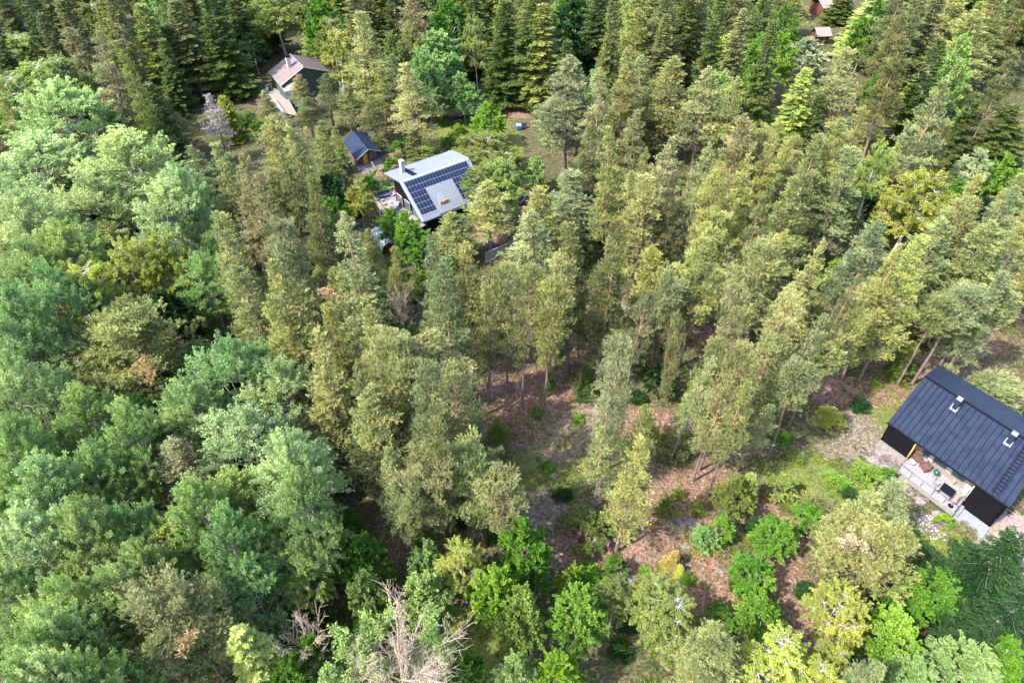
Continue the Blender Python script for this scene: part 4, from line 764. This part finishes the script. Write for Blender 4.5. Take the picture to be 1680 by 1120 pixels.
LM = [((470, 125), 'tile roofed house with white chimney'), ((595, 235), 'dark roofed hut with orange door'), ((710, 300), 'house with solar panels'), ((625, 392), 'barrel roofed shed'),
 ((775, 178), 'weathered wooden platform'), ((1560, 730), 'dark roofed cabin with deck'), ((339, 190), 'pinkish grey dead tree'), ((660, 1040), 'big half dead tree'), ((190, 600), 'broad pine with orange patch'),
 ((195, 450), 'yellow birch clump'), ((822, 402), 'chain link fence'), ((1665, 960), 'big dark spruce by the lawn'), ((1350, 30), 'red cabins'), ((1033, 880), 'pine with exposed roots'), ((1185, 850), 'lime green sapling'), ((1300, 90), 'silvery green leafy tree'), ((1500, 440), 'leaning bare pine trunk'),
 ((910, 778), 'pale boulder in the moss'), ((60, 20), 'top left corner'), ((60, 900), 'lower left edge'), ((60, 560), 'left edge'), ((1150, 365), 'stacked pale logs'), ((1100, 30), 'top edge'), ((1170, 1090), 'bottom edge'), ((1660, 200), 'right edge'), ((440, 640), 'aspen crowns beside the pines'), ((300, 1060), 'pale pine at bottom left'), ((1165, 760), 'pair of tall bare trunks')]
ORD = ['nearest', 'second nearest', 'third nearest', 'fourth nearest', 'fifth nearest', 'sixth nearest', 'seventh nearest', 'eighth nearest', 'ninth nearest', 'tenth nearest', 'eleventh nearest', 'twelfth nearest', 'thirteenth nearest', 'fourteenth nearest', 'fifteenth nearest', 'sixteenth nearest', 'seventeenth nearest', 'eighteenth nearest']
DIRS = ['right of', 'above right of', 'above', 'above left of', 'left of', 'below left of', 'below', 'below right of']
tr_r = random.Random(5); THINGS = []
def plant(kind, P, H, R, col, pxy, rot=None, label=None, proto=None):
    pr = PROTO[kind]; p = pr[tr_r.randrange(len(pr)) if proto is None else proto]
    root = empty(SPEC[kind][1], P); root.rotation_euler.z = (tr_r.uniform(-.5, .5) if kind == 'aspen' else tr_r.uniform(0, 6.28)) if rot is None else rot
    root.rotation_euler.x = tr_r.gauss(0, .03); root.rotation_euler.y = tr_r.gauss(0, .03)
    s = (R / p['R'], R / p['R'], H / p['H'])
    c, w = COL[col]; j = tr_r.uniform(.86, 1.14); cc = (c[0] * j * tr_r.uniform(.93, 1.07), c[1] * j, c[2] * j * tr_r.uniform(.9, 1.1), 1)
    names = ('stem', 'foliage') if kind in ('shrub', 'juniper') else ('trunk', 'twigs') if kind == 'dead' else ('trunk', 'crown')
    for nm, me in zip(names, (p['trunk'], p['crown'])):
        o = bpy.data.objects.new(nm, me); C.objects.link(o); o.parent = root; o.scale = s
        if nm in ('foliage', 'crown'): o.color = cc
    root['category'] = SPEC[kind][2]; root['group'] = SPEC[kind][3]
    if label: root['label'] = label
    else: THINGS.append((root, kind, w, pxy))
    return root
BASES = []
WIN = [(1330, 0, 1375, 14), (1326, 36, 1356, 68), (435, 85, 500, 190), (560, 205, 630, 290), (605, 240, 770, 385), (720, 165, 800, 245), (785, 385, 850, 420), (1130, 335, 1180, 385), (840, 185, 880, 220), (845, 320, 885, 350), (780, 620, 860, 690), (800, 700, 960, 880),
 (1135, 470, 1195, 540), (1330, 600, 1680, 890), (870, 860, 1350, 1060), (1500, 540, 1680, 700), (610, 870, 670, 930), (1610, 170, 1660, 200), (610, 370, 645, 412), (330, 150, 360, 240)]
def hides(x, y, H, R, WIN=WIN):
    a = px((x, y, H)); b = px((x, y, 1)); w = R * F_PX / depth((x, y, H * .7))
    x0, x1, y0, y1 = min(a[0], b[0]) - w, max(a[0], b[0]) + w, a[1] - 4, b[1]
    return any(x0 < c and x1 > a_ and y0 < d and y1 > b_ for a_, b_, c, d in WIN)
HOUSES = [(1330, 0, 1375, 14), (1326, 36, 1356, 68), (322, 158, 360, 232), (440, 92, 498, 182), (566, 212, 626, 284), (612, 248, 765, 360), (1450, 620, 1680, 860), (742, 168, 795, 195), (800, 730, 960, 830), (880, 860, 1300, 1000)]
for kind, s in T.items():
    for e in s.replace('\n', '').split(';'):
        q = e.split(); x, y, w = map(float, q[:3]); airy = kind == 'pine' and 740 < x < 1420 and 400 < y < 700
        kd = 'airypine' if airy else kind; H = float(q[4]) if len(q) > 4 else SPEC[kd][4] * tr_r.uniform(.86, 1.12)
        P = at(x, y, H); P[2] = gz(P[0], P[1]); P = at(x, y, H + P[2]); d = depth(P); R = w / 2 * d / F_PX * {'leafy': .95, 'birch': 1.0, 'aspen': 1.15, 'spruce': 1.25, 'sapling': .95, 'shrub': 1.0, 'airypine': .82}.get(kd, 1.18)
        if kind in ('shrub', 'sapling', 'juniper'): R = max(R, .5)
        if (len(q) < 5 or y < 330) and kind in ('pine', 'spruce', 'leafy', 'birch', 'thinpine'):
            while H > 9 and hides(P[0], P[1], H, R * .75, HOUSES):
                H -= 1; P = at(x, y, H); P[2] = gz(P[0], P[1]); P = at(x, y, H + P[2]); d = depth(P)
        lab = None
        if kind == 'dead' and x == 339: lab = 'pinkish grey dead tree below the dark spruces at upper left'
        root = plant(kd, (P[0], P[1], gz(P[0], P[1]) - .08), H, R, q[3], (x, y + 30 * (kind not in ('shrub', 'sapling', 'juniper'))), label=lab)
        BASES.append((P[0], P[1], R, H))
BA = np.array(BASES)
# single trees with a look of their own
SPEC['herodead'] = SPEC['deadbush'] = SPEC['dead']
def solo(kind, x, y, H, R, lab, col='w', proto=None):
    P = at(x, y, H); return plant(kind, (P[0], P[1], gz(P[0], P[1]) - .08), H, R, col, (x, y), label=lab, proto=proto, rot=0.)
r_ = solo('herodead', 652, 1105, 11, 6.4, 'big half dead tree fanning pale bare branches at the bottom edge')
def extra_crown(root, name, parts, col, mat='broad'):
    o = bpy.data.objects.new(name, leafmesh(name, parts, LEAF[mat])); C.objects.link(o); o.parent = root; o.color = (*col, 1); return o
q_ = np.random.default_rng(91); ps = []
for k in range(110):
    c = np.array([q_.uniform(-5.4, 3.4), q_.uniform(-3, 4.6), q_.uniform(6, 11.5)])
    if c[0] > -1.5 and c[1] < 1.8 or np.hypot(c[0] + 1, c[1] - 1) > 4.6: continue
    for _ in range(9):
        d = unit(q_.normal(size=3) + [0, .2, .8]); u = q_.uniform(0, 1, 26)[:, None]; ps.append(cards(q_, c + d * u * .8 + q_.normal(0, .14, (26, 3)), np.tile(d, (26, 1)), .19, .12, 2, .5, np.full(26, np.clip(q_.normal(.5, .12), 0, 1))))
extra_crown(r_, 'crown', ps, (.27, .36, .14))
solo('deadbush', 500, 1045, 8, 3.2, 'brownish grey leafless bush fanning out left of the big half dead tree')
solo('deadbush', 657, 500, 8, 2.4, 'grey leafless branches standing up between the pines in the middle')
r_ = solo('airypine', 339, 150, 13, 2.6, 'pinkish grey lichened dead tree below the dark spruces at upper left', proto=3)
for ch_ in r_.children:
    if ch_.name.startswith('crown'): ch_.color = (.36, .325, .31, 1)
for x_, y_, h_, R2, l_ in ((1047, 1003, .9, 2.2, 'low heap of grey brushwood between the bushes near the bottom edge'), (1395, 640, .6, 1.5, 'grey dead branches lying on the pinkish path left of the cabin'), (905, 670, .7, 1.4, 'bleached dead branches on the brown slope in the middle'), (450, 905, .7, 1.3, 'dead branches lying under the birch at lower left')):
    b_ = solo('deadbush', x_, y_, h_, R2, l_); b_['category'] = 'brushwood'; b_['group'] = 'heaps of dead branches'; b_.name = 'brushwood_heap'
def patch(x, y, z, n, s, col, seed):  # a dead or bare clump inside a crown
    P = at(x, y, z); best = min((o for o in C.objects if o.type == 'EMPTY' and o.get('category') == 'pine'), key=lambda o: abs(o.location.x - P[0]) + abs(o.location.y - P[1]))
    q = np.random.default_rng(seed); rel = P - np.array(best.location); c_, s_ = math.cos(-best.rotation_euler.z), math.sin(-best.rotation_euler.z); rel = np.array([rel[0] * c_ - rel[1] * s_, rel[0] * s_ + rel[1] * c_, rel[2]])
    o = extra_crown(best, 'dead_branch', [pad(q, rel + q.normal(0, s, 3) * [1, 1, .5], .35, 26, .6, .28, .06, 4, .5, q.uniform(.3, .8)) for _ in range(n)], col, 'pine'); return o
patch(228, 606, 13, 14, .8, (.29, .225, .11), 1); patch(1405, 890, 10.5, 14, .7, (.33, .27, .18), 2); patch(545, 475, 14, 8, .5, (.33, .26, .15), 3); patch(300, 1062, 14, 4, .4, (.34, .24, .14), 4)

# fill: the trees and bushes that close the gaps of the forest
KEEP = [(50, 50, 8), (46, 55, 7), (44.5, 44, 9), (40, 51, 9), (-8, 97, 10), (-14, 103, 9), (-27, 117, 6), (-49, 148, 9)]
fr = random.Random(11); nfill = 0; FB = [tuple(q) for q in BA]
def try_fill(step, y0, y1, mind, zmax, choose, sky=False):
    global nfill
    for gy in np.arange(y0, y1, step):
        half = 22 + gy * .74
        for gx in np.arange(-half, half, step):
            x = gx + fr.uniform(-.4, .4) * step; y = gy + fr.uniform(-.4, .4) * step
            if any(math.hypot(x - a, y - b) < c for a, b, c in KEEP): continue
            if max(float(zone(k, np.array(x), np.array(y))) for k in ZL) > zmax: continue
            near = min(math.hypot(x - q[0], y - q[1]) for q in FB)
            if near < mind: continue
            X, Y = px((x, y, 4))
            if not (-80 < X < 1760 and -60 < Y < 1200): continue
            ch = choose(X, Y, near)
            if not ch: continue
            kind, H, R, col = ch
            if (H > 2.6 or fr.random() < .3) and hides(x, y, H, R): continue
            plant(kind, (x, y, gz(x, y) - .05), H, R, col, px((x, y, H * .75))); FB.append((x, y, R, H)); nfill += 1
def far(X, Y, near):
    u = fr.random(); kind = 'spruce' if u < (.45 if X < 1000 else .28) else 'pine' if u < .66 else 'birch' if u < .78 else 'leafy'
    return kind, (17 if kind == 'leafy' else SPEC[kind][4]) * fr.uniform(.8, 1.15), fr.uniform(3.2, 4.3), fr.choice({'spruce': 'ccdCd', 'pine': 'dood', 'birch': 'GCk', 'leafy': 'akbk'}[kind])
def mid(X, Y, near):
    if X < 470 - max(0, 500 - Y) * .3 and Y > 380:
        return 'leafy', fr.uniform(8, 12), fr.uniform(2.6, 3.4), fr.choice('akakD')
    if Y > 760 and X > 870 or 740 < X < 1440 and 500 < Y < 900: return None
    if Y < 330 and 380 < X < 900: return None
    if X > 880 and Y < 500 and fr.random() < .5: return None
    return 'pine', fr.uniform(9, 16), fr.uniform(2.4, 3.2), fr.choice('oogydpr')
def low(X, Y, near):
    u = fr.random(); kind = 'sapling' if u < .4 else 'youngspruce' if u < .5 else 'shrub' if u < .85 else 'juniper'
    H = {'sapling': fr.uniform(2.5, 6), 'youngspruce': fr.uniform(2.5, 6), 'shrub': fr.uniform(1.2, 2.4), 'juniper': fr.uniform(1.4, 2.4)}[kind]
    return kind, H, {'sapling': H * .34, 'youngspruce': H * .24, 'shrub': H * .6, 'juniper': H * .42}[kind], fr.choice({'sapling': 'bkGDl', 'youngspruce': 'cCd', 'shrub': 'bCDG', 'juniper': 'DcC'}[kind])
try_fill(7.8, 118, 232, 5.6, .5, far)
try_fill(5.3, 24, 128, 4.8, .75, mid)
try_fill(3.6, 22, 105, 2.0, .6, low)
print('PINES', sum(1 for q in THINGS if SPEC[q[1]][2]=='pine'), 'SPR', sum(1 for q in THINGS if SPEC[q[1]][2]=='spruce'));print('fill', nfill, 'listed', len(BASES))

# undergrowth and litter: what nobody could count
def scatter(name, n, test, mat, col, L, Wd, k, rad, hgt, seed, flat=.5, spread=.7):
    r = np.random.default_rng(seed); m = n * 5 if n > 100 else n * 1200
    y = 20 + 190 * r.uniform(0, 1, m) ** .9; x = r.uniform(-1, 1, m) * (24 + y * .74)
    keep = test(x, y, r); x = x[keep][:n]; y = y[keep][:n]
    z = .28 * np.sin(x * .11 + 1) * np.sin(y * .09) + .12 * np.sin(x * .31 + y * .23)
    per = rad[1]; P = np.repeat(np.stack([x, y, z], 1), per, 0); o = sphere(r, len(P)); s = np.repeat(r.uniform(.5, 1.3, len(x)), per)[:, None]
    Q = P + o * np.array([1, 1, 0]) * rad[0] * s; Q[:, 2] += (np.abs(o[:, 2]) * hgt) * s[:, 0] + .03
    D = unit(o + [0, 0, flat]) if flat >= 0 else unit(o * [1, 1, .12])
    v = np.repeat(np.clip(r.normal(.5, .18, len(x)), 0, 1), per)
    V, va, tp = cards(r, Q, D, L, Wd, k, spread if flat >= 0 else .25, v)
    if flat < 0: V[:, 2] = np.maximum(V[:, 2], np.repeat(P[:, 2], k * 4) + .02)
    me = mesh_np(name, V, np.arange(len(V)).reshape(-1, 4), va, tp); me.materials.append(mat)
    o_ = bpy.data.objects.new(name, me); C.objects.link(o_); o_['kind'] = 'stuff'; o_.color = (*col, 1); return o_
def clear(x, y, b=0.):
    m = np.ones(len(x), bool)
    for a, c, rr in ((44.5, 45, 7.5), (41, 50, 5), (-8, 97, 9), (-27, 117, 4), (-49, 149, 7)): m &= np.hypot(x - a, y - c) > rr + b
    return m
FL = at(1522, 858, .5)
mx = lambda x, y: np.maximum.reduce([zone(k, x, y) for k in ('litter', 'lichen', 'rock', 'gravel')])
scatter('undergrowth', 5200, lambda x, y, r: clear(x, y) & (mx(x, y) < .25) & (zone('grass', x, y) < .5), LEAF['ground'], (.10, .18, .042), .20, .11, 2, (.75, 26), .7, 3)
scatter('heather_and_moss', 5200, lambda x, y, r: clear(x, y) & (y < 110) & (r.uniform(size=len(x)) < .22 + zone('grass', x, y)) & (zone('gravel', x, y) < .1), LEAF['ground'], (.115, .155, .035), .12, .05, 3, (.5, 24), .22, 4)
scatter('low_scrub', 3200, lambda x, y, r: clear(x, y, -1) & (y < 110) & (mx(x, y) > .3) & (zone('gravel', x, y) < .1), LEAF['ground'], (.20, .17, .085), .16, .05, 3, (.45, 20), .3, 5)
scatter('leaf_litter', 13000, lambda x, y, r: clear(x, y, -2) & (y < 90) & (zone('litter', x, y) > .25), LEAF['ground'], (.29, .18, .13), .14, .08, 1, (.6, 5), .02, 6, flat=-1)
scatter('fallen_twigs', 5000, lambda x, y, r: clear(x, y, -2) & (y < 110) & (mx(x, y) > .2), LEAF['ground'], (.36, .31, .27), .55, .035, 1, (.7, 3), .04, 8, flat=-1)
scatter('dry_grass', 2600, lambda x, y, r: clear(x, y, -1) & (zone('grass', x, y) > .35), LEAF['ground'], (.26, .28, .07), .26, .04, 3, (.45, 16), .15, 9, flat=1.2)

scatter('white_flowers', 34, lambda x, y, r: np.hypot(x - FL[0], y - FL[1]) < 1.6, LEAF['ground'], (.75, .75, .7), .13, .12, 2, (.6, 5), .6, 12)
# labels: look, kind and where it stands from the nearest landmark
def assign():
    lst = []
    for root, kind, w, (x, y) in THINGS:
        cand = sorted((math.hypot(x - a, y - b), nm, a, b) for (a, b), nm in LM); d, nm, a, b = cand[0]
        sec = int(((math.degrees(math.atan2(b - y, x - a)) + 22.5) % 360) // 45); lst.append((SPEC[kind][0], nm, sec, d, root, w))
    lst.sort(key=lambda q: q[:4]); cnt = {}
    for sp, nm, sec, d, root, w in lst:
        k = cnt.get((sp, nm, sec), 0); cnt[(sp, nm, sec)] = k + 1
        root['label'] = f"{w + ' ' if sp != 'dead tree' else 'bare '}{sp}, {ORD[min(k, 17)]} one {DIRS[sec]} the {nm}"
        if len(root['label'].split()) > 16: root['label'] = root['label'].replace(' one ', ' ')
        if len(root['label'].split()) > 16: root['label'] = root['label'].split(' ', 1)[1]
assign()
